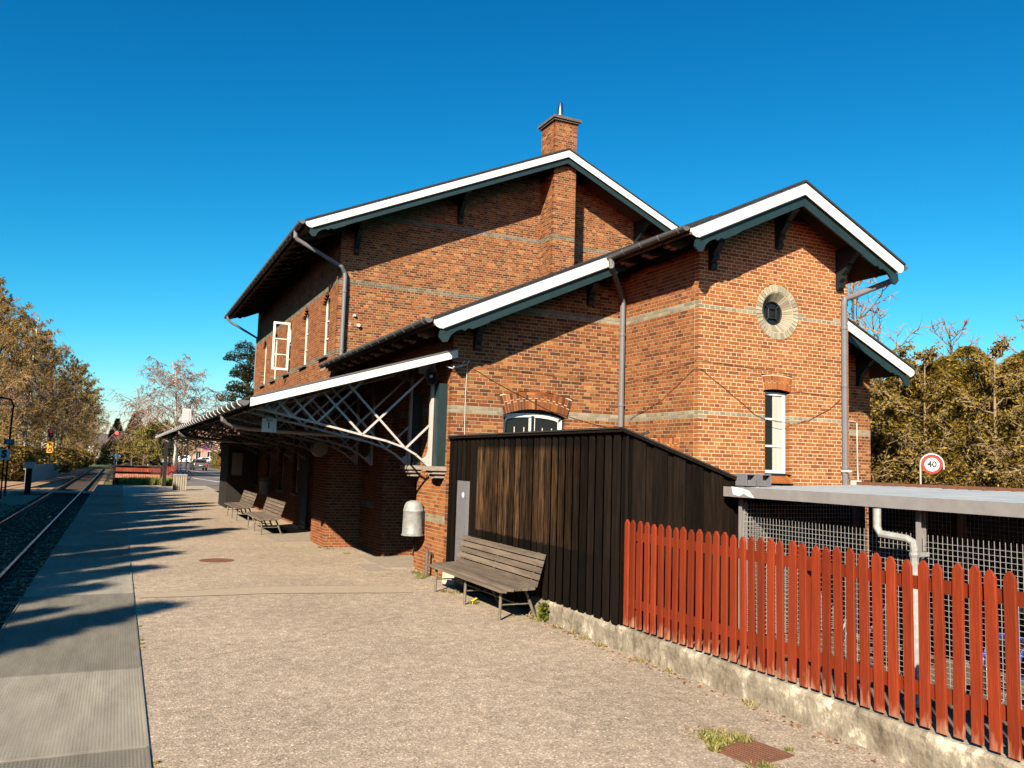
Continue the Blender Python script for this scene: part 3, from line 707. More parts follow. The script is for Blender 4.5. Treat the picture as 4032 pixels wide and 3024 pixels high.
# chimney cap and flue
st = WALLOBJ['stack']
q = MB(); q.box(CX0 - .06, CX1 + .06, CY0 - .06, CY1 + .16, 12.40, 12.45); q.box(CX0 - .1, CX1 + .1, CY0 - .1, CY1 + .2, 12.452, 12.53); q.build('chimney_cap', 'cap_stone', st)
q = MB(); q.lathe((11.50, 21.62, 12.5), [(.10, 0), (.10, .2), (.105, .2), (.10, .26), (.072, .62), (.06, .64)], 16); q.build('flue', 'steel_flue', st, smooth=True)
# wires and small fittings on the walls
def wire(pts, r=.0045, material='cable'):
    P = [Vector(p) for p in pts]; Q = []
    for a, b in zip(P, P[1:]):
        for i in range(4): Q.append(a.lerp(b, i / 4) + Vector((0, 0, random.uniform(-.008, .008))))
    Q.append(P[-1]); MB().tube(Q, r, 4).build('cable', material, ST)
wire([(5.42, MY - .02, 3.86), (6.6, MY - .02, 3.82), (7.6, MY - .02, 3.78), (8.9, MY - .02, 3.74), (FX0 - .02, 13.9, 3.74), (FX0 - .02, 12.6, 3.83), (FX0 - .02, FY - .02, 3.98), (9.6, FY - .02, 3.95), (10.3, FY - .02, 3.92), (10.9, FY - .02, 3.90), (11.13, FY - .02, 3.88), (11.14, FY - .02, 3.58), (11.5, FY - .02, 3.56), (12.3, FY - .02, 3.54)])
wire([(5.5, MY - .015, 3.90), (6.3, MY - .015, 3.52), (7.3, MY - .015, 3.12), (8.2, MY - .015, 2.92), (8.92, MY - .015, 2.80)], .0045)
wire([(FX0 - .015, 13.6, 3.02), (FX0 - .015, 12.6, 3.32), (FX0 - .015, 11.9, 3.68), (FX0 - .01, 11.6, 3.84), (9.0, FY - .015, 3.82), (9.6, FY - .015, 3.48), (10.2, FY - .015, 3.10), (10.45, FY - .015, 3.02), (11.05, FY - .03, 2.96), (11.5, FY - .015, 3.06), (12.0, FY - .015, 3.28), (12.3, FY - .015, 3.5)], .005)
wire([(5.62, MY - .015, 3.88), (5.60, MY - .015, 3.3), (5.61, MY - .015, 2.5)], .007, 'white_plastic')
wire([(15.1, MY - .015, 3.3), (15.35, MY - .015, 3.28), (15.36, MY - .015, 2.2), (15.4, MY - .015, 1.6)], .014, 'white_plastic')
for p in ((5.3, MY - .03, 3.84), (5.4, MY - .03, 3.86)):
    MB().tube([(p[0] - .1, p[1], p[2] - .05), (p[0], p[1] - .05, p[2] - .08), (p[0] + .2, p[1] - .02, p[2]), (p[0] + .25, p[1], p[2] + .08)], .01, 5).build('cable', 'white_plastic', ST)
q = MB(); q.box(15.15, 15.42, MY - .07, MY, 1.72, 1.95); q.build('meter_box', 'white_plastic', ST)
q = MB(); q.lathe((5.42, AY, 5.75), [(.07, 0), (.08, -.05), (.05, -.1)], 10, axis=(0, -1, 0)); q.lathe((5.55, AY, 5.98), [(.05, 0), (.03, .08)], 8, axis=(0, -1, 0)); q.lathe((5.66, AY, 5.72), [(.05, 0), (.05, .1)], 8, axis=(0, -1, 0)); q.build('wall_camera', 'white_plastic', ST)
q = MB(); q.box(12.28, 12.42, FY - .16, FY - .02, 2.12, 2.16); q.build('pipe_bracket', 'white_plastic', ST)

# --- canopy along the platform
CY_0, CY_1 = 13.77, 48.0
cz = lambda x: 3.013 + .306 * (x - 1.92)          # top of the canopy sheet
m_ = MB(); m_.prism([(1.84, CY_0, cz(1.84)), (5.33, CY_0, cz(5.33)), (5.33, CY_0, cz(5.33) - .05), (1.84, CY_0, cz(1.84) - .05)], (0, CY_1 - CY_0, 0))
CAN = m_.build('canopy', 'roofing', ST); CAN['label'] = 'long canopy roof on lattice brackets over the platform'
m_ = MB(); y = CY_0 + .1
while y < CY_1:
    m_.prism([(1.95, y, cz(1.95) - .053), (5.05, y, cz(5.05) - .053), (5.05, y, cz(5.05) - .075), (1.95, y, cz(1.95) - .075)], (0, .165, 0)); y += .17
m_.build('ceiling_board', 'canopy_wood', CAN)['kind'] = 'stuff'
q = MB(); q.prism([(1.84, CY_0 - .03, cz(1.84) + .02), (5.36, CY_0 - .03, cz(5.36) + .02), (5.36, CY_0 - .03, cz(5.36) - .115), (1.84, CY_0 - .03, cz(1.84) - .115)], (0, .028, 0)); q.build('fascia', 'white_paint', CAN)
q = MB(); q.prism([(1.88, CY_0 - .04, cz(1.88) + .05), (5.37, CY_0 - .04, cz(5.37) + .05), (5.37, CY_0 - .04, cz(5.37) + .022), (1.88, CY_0 - .04, cz(1.88) + .022)], (0, .1, 0)); q.build('fascia_capping', 'zinc', CAN)
gutter(1.75, cz(1.84) - .02, CY_0 + .02, CY_1, CAN, r=.085, step=.75, hook='sign_white')
BC = [(1.96, 2.90), (2.5, 2.79), (3.15, 2.66), (3.85, 2.51), (4.3, 2.42), (4.62, 2.32), (4.86, 2.19), (5.02, 2.06), (5.12, 1.97)]
def bz(x):
    for (a, za), (b, zb) in zip(BC, BC[1:]):
        if a <= x <= b: return za + (zb - za) * (x - a) / (b - a)
    return BC[0][1] if x < BC[0][0] else BC[-1][1]
def truss_mesh():
    t = MB(); tz = lambda x: cz(x) - .10
    for (a, za), (b, zb) in zip(BC, BC[1:]): t.bar((a, 0, za), (b + .01, 0, zb), .07, .035)
    t.bar((1.96, 0, tz(1.96)), (5.15, 0, tz(5.15)), .07, .04)
    t.bar((5.13, 0, 1.95), (5.13, 0, tz(5.15)), .09, .055, up=(1, 0, 0))
    for x in (2.30, 2.62, 3.04, 3.85, 4.66):
        x_, z_ = x, bz(x)
        for s in (1, -1):
            k = 0
            # march to the top chord or the post
            p = [x_, z_]
            while p[1] < tz(p[0]) - .01 and 1.97 < p[0] < 5.11 and k < 200: p[0] += s * .01; p[1] += .0100; k += 1
            if k > 6: t.bar((x_, s * .008, z_), (p[0], s * .008, p[1]), .012, .038)
    t.prism([(5.10, -.006, 1.98), (5.10, -.006, 2.30), (5.06, -.006, 2.18), (4.95, -.006, 2.10)], (0, .012, 0)); t.prism([(5.1, -.006, tz(5.1)), (5.1, -.006, tz(5.1) - .25), (4.85, -.006, tz(4.85) - .12), (4.85, -.006, tz(4.85))], (0, .012, 0))
    for z in (2.1, 2.25, 2.6, 2.9, 3.2, 3.5): t.lathe((5.13, -.03, z), [(.012, 0), (.012, -.03)], 6, axis=(0, -1, 0))
    return t.mesh('truss', 'canopy_steel')
TM = truss_mesh()
TY = [14.38, 15.60, 18.28, 19.58, 22.3, 24.6, 26.9, 29.7, 32.8, 35.7, 38.6, 41.5, 44.4, 47.6]
for y in TY:
    o = link('truss', TM, CAN); o.location = (0 if y < 22 else -.12, y, 0)
q = MB()
for x in (2.05, 3.1, 4.2): q.box(x - .04, x + .04, CY_0 + .05, CY_1 - .05, cz(x) - .17, cz(x) - .077)
q.build('purlin', 'canopy_wood', CAN)
q = MB(); q.tube([(1.79, 17.2, cz(1.79) - .1), (1.80, 17.2, cz(1.79) - .2), (1.95, 17.2, cz(1.79) - .28), (2.3, 17.2, cz(1.79) - .34), (5.0, 17.35, 2.55)], [.05, .055, .06, .055, .045], 8); q.build('drainpipe', 'zinc', CAN)
q = MB(); q.tube([(1.79, 30.2, cz(1.79) - .1), (1.80, 30.2, cz(1.79) - .2), (1.95, 30.2, cz(1.79) - .28), (2.3, 30.2, cz(1.79) - .34), (4.9, 30.3, 2.5)], [.05, .055, .06, .055, .045], 8); q.build('drainpipe', 'zinc', CAN)
for y in (17.8, 25.5, 33.5): MB().box(2.6, 3.2, y, y + .12, cz(2.9) - .3, cz(2.9) - .2).build('tube_light', 'white_plastic', CAN)
# green box column and corbel where the nearest bracket meets the wall
q = MB(); q.box(5.165, 5.325, 14.10, 14.37, 2.0, 3.5); q.build('pilaster', 'green_paint', CAN)
q = MB(); q.box(5.17, 5.32, 15.45, 15.62, 2.0, 3.4); q.build('pilaster', 'green_paint', CAN)
for yc in (14.26, 15.6):
    q = MB(); q.box(5.03, 5.335, yc - .24, yc + .2, 1.92, 1.998); q.box(5.08, 5.335, yc - .2, yc + .17, 1.86, 1.918); q.box(5.14, 5.335, yc - .15, yc + .13, 1.79, 1.858); q.build('corbel', 'stone', CAN)
# wooden kiosk wall at the far end under the canopy
q = MB()
kiosk = MB(); kiosk.box(3.95, 5.05, 34.9, 37.5, 0.0, 2.9); ko = kiosk.build('kiosk', 'fence_dark', ST)
MB().box(4.1, 4.5, 34.87, 34.897, 1.3, 2.2).build('notice_board', 'white_plastic', ko)

# --- turn the brick list into meshes: the 300 that show largest one by one, the rest as one part
cp = np.array([0, 0, CAM_Z])
score = []
for i, (ax, pl_, a, b, z0, z1, pr, c, full, dep) in enumerate(BRK):
    cen = np.array([(a + b) / 2, pl_, (z0 + z1) / 2]) if ax == 'Y' else np.array([pl_, (a + b) / 2, (z0 + z1) / 2])
    v = cp - cen; d = np.linalg.norm(v); nrm = np.array([0, -1, 0]) if ax == 'Y' else np.array([-1, 0, 0])
    shown = (ax == 'Y' and pl_ == FY and 2.0 < cen[2] < 6.0 and cen[0] > 8.96)
    score.append((b - a) * max(0, v @ nrm / d) / d ** 2 if (shown and full) else 0)
top_i = set(np.argsort(score)[-300:].tolist())
def brick_geo(ax, pl_, a, b, z0, z1, pr, dep=.105):
    j = lambda: random.uniform(-.0015, .0015)
    if ax == 'Y': x0, x1, y0, y1 = a + j(), b + j(), pl_ - pr, pl_ + dep
    else: x0, x1, y0, y1 = pl_ - pr, pl_ + dep, a + j(), b + j()
    return x0, x1, y0, y1, z0 + j(), z1 + j()
V = []; Fc = []; Cc = []
shared = {}
for i, (ax, pl_, a, b, z0, z1, pr, c, full, dep) in enumerate(BRK):
    x0, x1, y0, y1, z0, z1 = brick_geo(ax, pl_, a, b, z0, z1, pr, dep)
    if i in top_i:
        key = (ax, round(b - a, 2), random.randrange(10))
        if key not in shared:
            w_, d_, h_ = (x1 - x0) / 2, (y1 - y0) / 2, (z1 - z0) / 2
            q = MB(); q.col = c; q.box(-w_, w_, -d_, d_, -h_, h_); shared[key] = q.mesh('brick', 'brick', colour=True)
        o = link('brick', shared[key], WALLOBJ['front']); o.location = ((x0 + x1) / 2, (y0 + y1) / 2, (z0 + z1) / 2)
        continue
    k = len(V)
    V += [(x0, y0, z0), (x1, y0, z0), (x1, y1, z0), (x0, y1, z0), (x0, y0, z1), (x1, y0, z1), (x1, y1, z1), (x0, y1, z1)]; Cc += [c] * 8
    if ax == 'Y': Fc += [(k, k + 1, k + 5, k + 4), (k + 1, k + 2, k + 6, k + 5), (k + 3, k, k + 4, k + 7), (k + 4, k + 5, k + 6, k + 7), (k, k + 3, k + 2, k + 1)]
    else: Fc += [(k + 3, k, k + 4, k + 7), (k, k + 1, k + 5, k + 4), (k + 2, k + 3, k + 7, k + 6), (k + 4, k + 5, k + 6, k + 7), (k, k + 3, k + 2, k + 1)]
bw = MB(); bw.v = V; bw.f = Fc; bw.c = Cc
o = bw.build('brickwork', 'brick', ST, colour=True); o['kind'] = 'stuff'
# ------------------------------------------------------------------ platform edge grating
def grating_mesh(L_, w_=1.40, p=.024):
    g = MB(); n = int(w_ / p)
    for i in range(n + 1): x = -1.08 + i * w_ / n; g.box(x - .0042, x + .0042, 0.0, L_ - .01, -.03, .0)
    k = int(L_ / .045)
    for i in range(k + 1): y = i * (L_ - .01) / k; g.box(-1.08, .32, y - .007, y + .007, -.026, .002)
    g.box(-1.085, .325, 0, .012, -.04, .006); g.box(.318, .334, 0, L_ - .008, -.05, .014); g.box(-1.095, -1.08, 0, L_ - .008, -.05, .008)
    return g.mesh('grating_panel', 'grating')
GM = grating_mesh(2.37)
GR = empty('edge_walkway', (-.4, 6, 0), label='strip of grey metal grating panels along the platform edge', cat='walkway')
MB().box(-1.07, .33, 1.5, 58.2, -.6, -.07).build('dark_void', 'black', GR)  # black block standing in for the dark void below the bars
y = 1.85
while y < 57:
    o = link('grating_panel', GM, GR); o.location = (.4, y - 6, 0); y += 2.38

# ------------------------------------------------------------------ track
sheet('ballast_bed', rect(-8.5, -1.0, -10, 140), -.58, 'ballast', 'dark ballast bed under the railway track')
tr = empty('railway_track', (-2.7, 30, -.5), label='single railway track with worn shiny rails on dark sleepers', cat='track')
for x in (-1.94, -3.44):
    r_ = MB(); P = [(-.065, 0), (.065, 0), (.065, .012), (.012, .03), (.012, .10), (.035, .115), (.035, .15), (-.035, .15), (-.035, .115), (-.012, .10), (-.012, .03), (-.065, .012)]
    r_.prism([(x + a, -6, -.55 + b) for a, b in P], (0, 150, 0)); r = r_.build('rail', 'rust', tr)
    MB().box(x - .03, x + .03, -6, 144, -.3985, -.396).build('rail_head', 'rail_steel', r)
sm = MB().box(-1.25, 1.25, -.12, .12, -.11, .0).mesh('sleeper', 'sleeper_wood')
for i in range(190):
    o = link('sleeper', sm, tr); o.location = (0, -32 + i * .62, -.055); o.rotation_euler = (0, 0, random.uniform(-.01, .01))
# loose stones of the ballast
def stones(n, area, zb, size):
    b = MB(); oct_ = [Vector(p) for p in ((1, 0, 0), (-1, 0, 0), (0, 1, 0), (0, -1, 0), (0, 0, 1), (0, 0, -1))]
    F = [(0, 2, 4), (2, 1, 4), (1, 3, 4), (3, 0, 4), (2, 0, 5), (1, 2, 5), (3, 1, 5), (0, 3, 5)]
    for _ in range(n):
        x, y, t = area(); s = size * random.uniform(.6, 1.5); k = random.uniform(.5, 1.25)
        b.col = random.choice([(.38 * k, .25 * k, .15 * k), (.30 * k, .21 * k, .14 * k), (.48 * k, .33 * k, .20 * k), (.25 * k, .17 * k, .12 * k)])
        R_ = Matrix.Rotation(random.uniform(0, 6), 3, 'Z') @ Matrix.Rotation(random.uniform(0, 6), 3, 'X')
        sc = Vector((random.uniform(.7, 1.2), random.uniform(.6, 1.), random.uniform(.45, .8))) * s
        i = b.pts([R_ @ Vector((p.x * sc.x, p.y * sc.y, p.z * sc.z)) * random.uniform(.85, 1.15) + Vector((x, y, zb + t)) for p in oct_]); b.f += [tuple(i + q for q in f) for f in F]
    return b
b = stones(9000, lambda: (random.uniform(-6.5, -1.12), 6 + 40 * random.random() ** 1.6, random.uniform(-.02, .04)), -.55, .045)
tag(b.build('ballast_stones', 'stone_ballast', colour=True), 'loose brown ballast stones between the rails and the platform edge', 'stones', kind='stuff')
# siding that joins from the left, far away
sd = empty('siding_track', (-6, 90, -.5), label='second track branching off to the left far along the line', cat='track')
for dx in (0, -1.5):
    MB().tube([(-5.2 + dx, 62, -.43), (-4.2 + dx * .9, 80, -.42), (-2.9 + dx * .8, 105, -.41), (-2.0 + dx * .9, 125, -.41)], .035, 5).build('rail', 'rust', sd)
q = MB(); q.box(-3.40, -2.0, 56.5, 58.4, -.47, -.405); q.box(-1.86, -1.15, 56.5, 58.4, -.47, -.405); q.box(-5.6, -3.5, 56.5, 58.4, -.47, -.405)
tag(q.build('track_crossing', 'stone'), 'pale slab crossing the rails at the far platform end', 'crossing')

# ------------------------------------------------------------------ marks in the platform surface
def ribbon(name, pts, w, material, label, cat, z=.004):
    b = MB(); P = [Vector((x, y, z)) for x, y in pts]
    for a, c in zip(P, P[1:]):
        d = (c - a).normalized(); n_ = Vector((-d.y, d.x, 0)) * w / 2; b.face([a - n_, c - n_, c + n_, a + n_])
    return tag(b.build(name, material), label, cat)
def wob(pts, k=6, a=.02):
    out = []
    for (x0, y0), (x1, y1) in zip(pts, pts[1:]):
        for i in range(k):
            t = i / k; out.append((x0 + (x1 - x0) * t + random.uniform(-a, a), y0 + (y1 - y0) * t + random.uniform(-a, a)))
    return out + [pts[-1]]
P1 = wob([(.40, 13.58), (1.4, 13.80), (2.33, 13.90), (3.4, 13.72), (4.55, 13.38)], 5, .015); P2 = wob([(.40, 13.22), (1.3, 13.20), (2.25, 13.18), (3.2, 13.00), (4.35, 12.74)], 5, .015)
b = MB(); b.face([(x, y, .004) for x, y in P2] + [(x, y, .004) for x, y in reversed(P1)]); tag(b.build('trench_patch', 'patch_asphalt'), 'filled trench strip running across the platform in front of the bench', 'patch')
ribbon('seam', P1, .012, 'crack', 'dark seam on the far edge of the trench strip', 'crack', .008); ribbon('seam', P2, .012, 'crack', 'dark seam on the near edge of the trench strip', 'crack', .008)
ribbon('crack', wob([(.4, 9.15), (1.1, 9.35), (1.9, 9.75), (2.6, 10.2), (3.6, 10.9)], 5, .03), .006, 'crack', 'thin crack across the pale asphalt nearest the camera', 'crack')
q = MB(); q.box(3.6, 5.1, 20.9, 25.2, .0, .012); tag(q.build('paving_strip', 'stone'), 'worn stone paving at the foot of the main wall', 'paving')
q = MB(); q.box(4.75, 5.9, 15.55, 17.4, 0, .035); q.box(4.35, 4.74, 15.2, 16.3, 0, .02); tag(q.build('doorstep', 'stone'), 'pale stone doorstep before the dark brick doorway', 'step')
q = MB(); P_ = []
q.lathe((1.89, 17.55, 0), [(.33, .0), (.33, .006), (.28, .007), (.28, .004), (.02, .004)], 28); tag(q.build('manhole_cover', 'rust'), 'round rusty manhole cover set in the platform', 'manhole cover')
# drain with its bars
dr = empty('drain_grate', (4.40, 4.98, 0), label='rusty slotted drain grate among weeds near the picket fence', cat='drain')
MB().box(-.22, .22, -.2, .2, .0, .002).build('pit', 'black', dr, world=False)
fr_ = MB(); fr_.box(-.22, -.19, -.2, .2, .001, .012); fr_.box(.19, .22, -.2, .2, .001, .012); fr_.box(-.19, .19, -.2, -.17, .001, .012); fr_.box(-.19, .19, .17, .2, .001, .012); fr_.build('frame', 'rust', dr, world=False)
bmh = MB().box(-.011, .011, -.17, .17, .001, .011).mesh('bar', 'rust')
for i in range(10):
    o = link('bar', bmh, dr); o.location = (-.165 + i * .0366, 0, 0)
dr.rotation_euler = (0, 0, .15)

# ------------------------------------------------------------------ low concrete wall under shed and fence
def rough_wall(x0, x1, y0, y1, z1):
    b = MB(); ny = int((y1 - y0) / .06); prof = [(x0 - .015, -.05), (x0, z1 * .35), (x0 + .004, z1 * .7), (x0 + .005, z1 - .03), (x0 + .03, z1), ((x0 + x1) / 2, z1 + .003), (x1, z1), (x1, -.05)]
    rows = []
    ch = 0
    for i in range(ny + 1):
        y = y0 + (y1 - y0) * i / ny; ch = ch * .8 + random.uniform(-.006, .006) if random.random() > .08 else random.uniform(-.0, .03)
        rows.append(b.pts([(x + random.uniform(-.004, .004) + (max(0, ch) if k in (3, 4) else 0), y, z + random.uniform(-.004, .004) - (max(0, ch) * .8 if k in (3, 4) else 0)) for k, (x, z) in enumerate(prof)]))
    m_ = len(prof)
    for a, c in zip(rows, rows[1:]):
        for k in range(m_ - 1): b.f.append((a + k, a + k + 1, c + k + 1, c + k))
    b.f.append(tuple(rows[0] + k for k in range(m_))); b.f.append(tuple(rows[-1] + k for k in range(m_ - 1, -1, -1)))
    return b
tag(rough_wall(5.325, 5.58, 2.2, 10.55, .265).build('low_wall', 'old_concrete', smooth=False), 'low crumbling concrete wall under the picket fence and shed', 'wall')
# ------------------------------------------------------------------ timber shed
SH = empty('timber_shed', (5.9, 11, 0), label='black tarred timber shed behind the bench with worn brown patch', cat='shed')
ym, yM = 8.24, 13.89
q = MB(); q.box(5.415, 5.46, ym + .05, yM - .01, .27, 2.46); q.box(5.41, 8.9, ym + .06, ym + .12, .1, 1.35); q.build('lining', 'black', SH)
y = ym; i = 0
while y < yM - .02:
    w_ = random.uniform(.085, .115) if i % 2 else random.uniform(.075, .10); w_ = min(w_, yM - y)
    under = (i % 2 == 0); x0 = 5.384 if under else 5.335
    zb = (.275 + random.uniform(-.012, .012)) if y < 10.5 else .06
    ov = 0 if under else .008
    b = MB(); P = [(x0, y - ov, zb), (x0, y + w_ + ov, zb), (x0, y + w_ + ov, 2.47), (x0, y - ov, 2.47)]; b.prism(P, (.026, 0, 0)); b.build('plank', 'tarred_board', SH); y += w_ + (.004 if under else 0); i += 1
x = 5.36; i = 0
rz = lambda x: 2.505 - .318 * (x - 5.34)
zs_ = lambda x: rz(x) if x < 7.0 else max(rz(x), 1.80)
while x < 9.2:
    w_ = random.uniform(.13, .16); y0 = ym + (.03 if i % 2 == 0 else .0); ov = 0 if i % 2 == 0 else .018
    b = MB(); b.prism([(x - ov, y0, .2), (x + w_ + ov, y0, .2), (x + w_ + ov, y0, zs_(x + w_ + ov) - .03), (x - ov, y0, zs_(x - ov) - .03)], (0, .024, 0)); b.build('plank', 'tarred_board', SH); x += w_ + (.004 if i % 2 == 0 else 0); i += 1
b = MB(); b.prism([(5.285, ym - .05, rz(5.285) + .012), (8.95, ym - .05, rz(8.95) + .012), (8.95, ym - .05, rz(8.95) + .032), (5.285, ym - .05, rz(5.285) + .032)], (0, yM - ym + .05, 0)); b.build('roof', 'roofing', SH)
b = MB(); b.prism([(5.29, ym - .04, rz(5.29) - .02), (8.9, ym - .04, rz(8.9) - .02), (8.9, ym - .04, rz(8.9) + .008), (5.29, ym - .04, rz(5.29) + .008)], (0, .025, 0)); b.box(5.29, 5.315, ym - .01, yM - .01, 2.497, 2.522); b.build('edge_board', 'tarred_board', SH)
b = MB(); b.tube([(6.6, 13.8, 2.32), (8.2, 12.9, 2.6), (8.72, 12.75, 2.71)], .022, 6); b.tube([(8.72, 12.75, 2.71), (8.78, 12.72, 2.76)], .03, 6); b.build('roof_rod', 'iron', SH)
# worn streak strips are in the board material; steel cabinet door and block at its left end
cb = empty('steel_cabinet', (5.32, 13.15, 0), label='tall grey steel cabinet door set in the black shed', cat='cabinet')
q = MB(); q.box(5.305, 5.33, 12.90, 13.40, .02, 1.77); q.build('door', 'cabinet_grey', cb)
q = MB(); q.box(5.297, 5.3045, 12.95, 13.35, .80, 1.68); q.box(5.297, 5.3045, 12.95, 13.35, .06, .68); q.build('panel', 'cabinet_grey', cb)
q = MB(); q.lathe((5.30, 12.955, 1.50), [(.012, 0), (.012, .016)], 8, axis=(-1, 0, 0)); q.lathe((5.30, 12.955, 1.02), [(.012, 0), (.012, .016)], 8, axis=(-1, 0, 0)); q.build('lock', 'chrome', cb)
q = MB(); q.face([(5.296, 13.14, 1.50), (5.296, 13.06, 1.49), (5.296, 13.05, 1.56), (5.296, 13.10, 1.59), (5.296, 13.16, 1.55)]); q.build('torn_sticker', 'sign_white', cb)
q = MB(); q.prism([(5.19, 13.42, 0), (5.19, 13.68, 0), (5.2, 13.66, .235), (5.2, 13.43, .235)], (.15, 0, 0)); tag(q.build('concrete_block', 'house_cream'), 'small pale concrete block at the foot of the brick pier', 'block')
# ------------------------------------------------------------------ red picket fence
FN = empty('picket_fence', (5.37, 6, .27), label='red painted picket fence on the low concrete wall', cat='fence')
PY = [8.189, 8.061, 7.921, 7.785, 7.656, 7.52, 7.39, 7.268, 7.132, 7.003, 6.866, 6.738, 6.611, 6.476, 6.343, 6.208, 6.087, 5.968, 5.842, 5.722, 5.585, 5.451, 5.321, 5.191, 5.064, 4.938, 4.808, 4.675, 4.539, 4.406, 4.278, 4.144, 4.012, 3.876, 3.743, 3.612, 3.48, 3.35, 3.22, 3.09]
def picket(w, h, t=.022, top=.045):
    b = MB(); c = .006
    P = [(-w / 2, 0), (w / 2, 0), (w / 2, h - top), (w * .10, h), (-w * .10, h), (-w / 2, h - top)]
    i = b.pts([(t / 2 - t, u * .93 if True else u, z) for u, z in P] + [(t / 2 - t + c, u, z) for u, z in P] + [(t / 2, u, z) for u, z in P])
    n = 6; b.f.append(tuple(i + k for k in range(n - 1, -1, -1))); b.f.append(tuple(i + 2 * n + k for k in range(n)))
    for lv in (0, 1):
        for k in range(n): a = i + lv * n + k; c_ = i + lv * n + (k + 1) % n; b.f.append((a, c_, c_ + n, a + n))
    return b.mesh('picket', 'picket_red')
pkm = [picket(random.uniform(.079, .086), 1.19 + random.uniform(-.014, .014)) for _ in range(5)]
for y in PY:
    o = link('picket', random.choice(pkm), FN); o.location = (random.uniform(-.004, .004), y - 6, .02 + random.uniform(-.006, .006)); o.rotation_euler = (random.uniform(-.014, .014), random.uniform(-.006, .006), random.uniform(-.05, .05))
for z in (.545, 1.30):
    for a, b_ in ((2.6, 5.50), (5.52, 8.22)):
        MB().box(5.385, 5.41, a, b_, z - .048, z + .048).build('fence_rail', 'picket_red', FN)
for y in (5.50, 8.1, 3.0): MB().box(5.412, 5.50, y - .045, y + .045, .1, 1.36).build('post', 'picket_red', FN)

# ------------------------------------------------------------------ bicycle shelter
BS = empty('bicycle_shelter', (7.8, 5.5, 0), label='grey steel bicycle shelter with wire mesh sides and ribbed roof', cat='shelter')
Xf, Xb, Ya, Yb = 6.75, 8.95, 2.0, 8.17
q = MB(); q.box(Xf, Xf + .05, Ya, Yb, 1.768, 1.886); q.box(Xf + .052, Xf + .13, Ya, Yb, 1.77, 1.782); q.build('fascia', 'shelter_steel', BS)
for xx in (7.055, 7.30):
    t_ = MB(); s = .075; zc = 1.975
    for a, b_, c, d in ((-s, -s + .014, -s, s), (s - .014, s, -s, s), (-s + .014, s - .014, -s, -s + .014), (-s + .014, s - .014, s - .014, s)): t_.box(xx + a, xx + b_, 8.02, 8.22, zc + c, zc + d)
    t_.box(xx - s + .014, xx + s - .014, 8.10, 8.11, zc - s + .014, zc + s - .014); t_.build('tube_end', 'cabinet_grey', BS)
# ribbed sheets, each a part, ribs across the fall
zR = lambda x: 1.866 + .030 * (x - Xf)
n = 9
for i in range(n):
    y0 = Ya + (Yb - Ya) * i / n; y1 = Ya + (Yb - Ya) * (i + 1) / n - .006; lift = .004 * (i % 2)
    b = MB(); k = 8
    for j in range(k):
        a0 = y0 + (y1 - y0) * j / k; a1 = y0 + (y1 - y0) * (j + 1) / k; hh = .014 if j % 2 else 0.
        b.prism([(Xf + .055, a0, zR(Xf) + lift + hh), (Xb + .1, a0, zR(Xb) + lift + hh), (Xb + .1, a0, zR(Xb) + lift + hh - .03), (Xf + .055, a0, zR(Xf) + lift + hh - .03)], (0, a1 - a0 + .001 * (j % 2), 0))
    b.build('roof_sheet', 'shelter_roof', BS)
q = MB(); q.box(Xb + .05, Xb + .16, Ya, Yb, 1.945, 1.985); q.build('ridge_flashing', 'rust', BS)
for x_, ys in ((6.93, (8.05, 5.55, 3.0)), (8.82, (8.05, 6.52, 4.2, 2.4))):
    for y in ys:
        q = MB(); q.box(x_ - .04, x_ + .04, y - .006, y + .006, -.05, 1.755); q.box(x_ - .04, x_ - .028, y - .045, y - .007, -.05, 1.755); q.box(x_ + .028, x_ + .04, y - .045, y - .007, -.05, 1.755); q.build('post', 'shelter_steel', BS)
q = MB()
for x_ in (7.3, 7.9, 8.5): q.box(x_ - .03, x_ + .03, Ya, Yb, 1.80, 1.865)
q.build('purlin', 'black', BS)
def mesh_panel(x, y0, y1, z0, z1, p=.05, r=.0018):
    b = MB(); y = y0
    while y <= y1 + 1e-4: b.box(x - r, x + r, y - r, y + r, z0, z1); y += p
    z = z0
    while z <= z1 - .02: b.box(x + r, x + 3 * r, y0, y1, z - r, z + r); z += p
    return b
for y0, y1 in ((5.62, 7.98), (3.08, 5.48), (2.0, 2.95)):
    o = mesh_panel(6.90, y0, y1, .12, 1.54).build('wire_mesh', 'wire', BS); o['kind'] = 'stuff'
for y0, y1 in ((6.6, 8.0), (4.25, 6.45), (2.45, 4.15)):
    o = mesh_panel(8.76, y0, y1, .12, 1.74).build('wire_mesh', 'wire', BS); o['kind'] = 'stuff'
q = MB()
for k in range(36): xx = 6.93 + k * .05; q.box(xx - .0028, xx + .0028, 8.0 - .0028, 8.0 + .0028, .12, 1.7)
for k in range(32): zz = .12 + k * .05; q.box(6.93, 8.7, 7.992, 7.9975, zz - .0028, zz + .0028)
o = q.build('wire_mesh', 'wire', BS); o['kind'] = 'stuff'
q = MB(); q.tube([(6.66, 5.80, 1.76), (6.66, 5.80, 1.58), (6.66, 5.76, 1.52), (6.70, 5.50, 1.50), (6.71, 5.44, 1.47), (6.71, 5.43, 1.40), (6.71, 5.43, 0)], [.038, .038, .038, .036, .038, .038, .038], 10); q.build('downpipe', 'galvanised', BS)
q = MB(); q.lathe((6.71, 5.43, 1.36), [(.042, -.02), (.046, 0), (.042, .02)], 10); q.box(6.75, 6.90, 5.42, 5.44, 1.34, 1.38); q.build('pipe_clip', 'galvanised', BS)
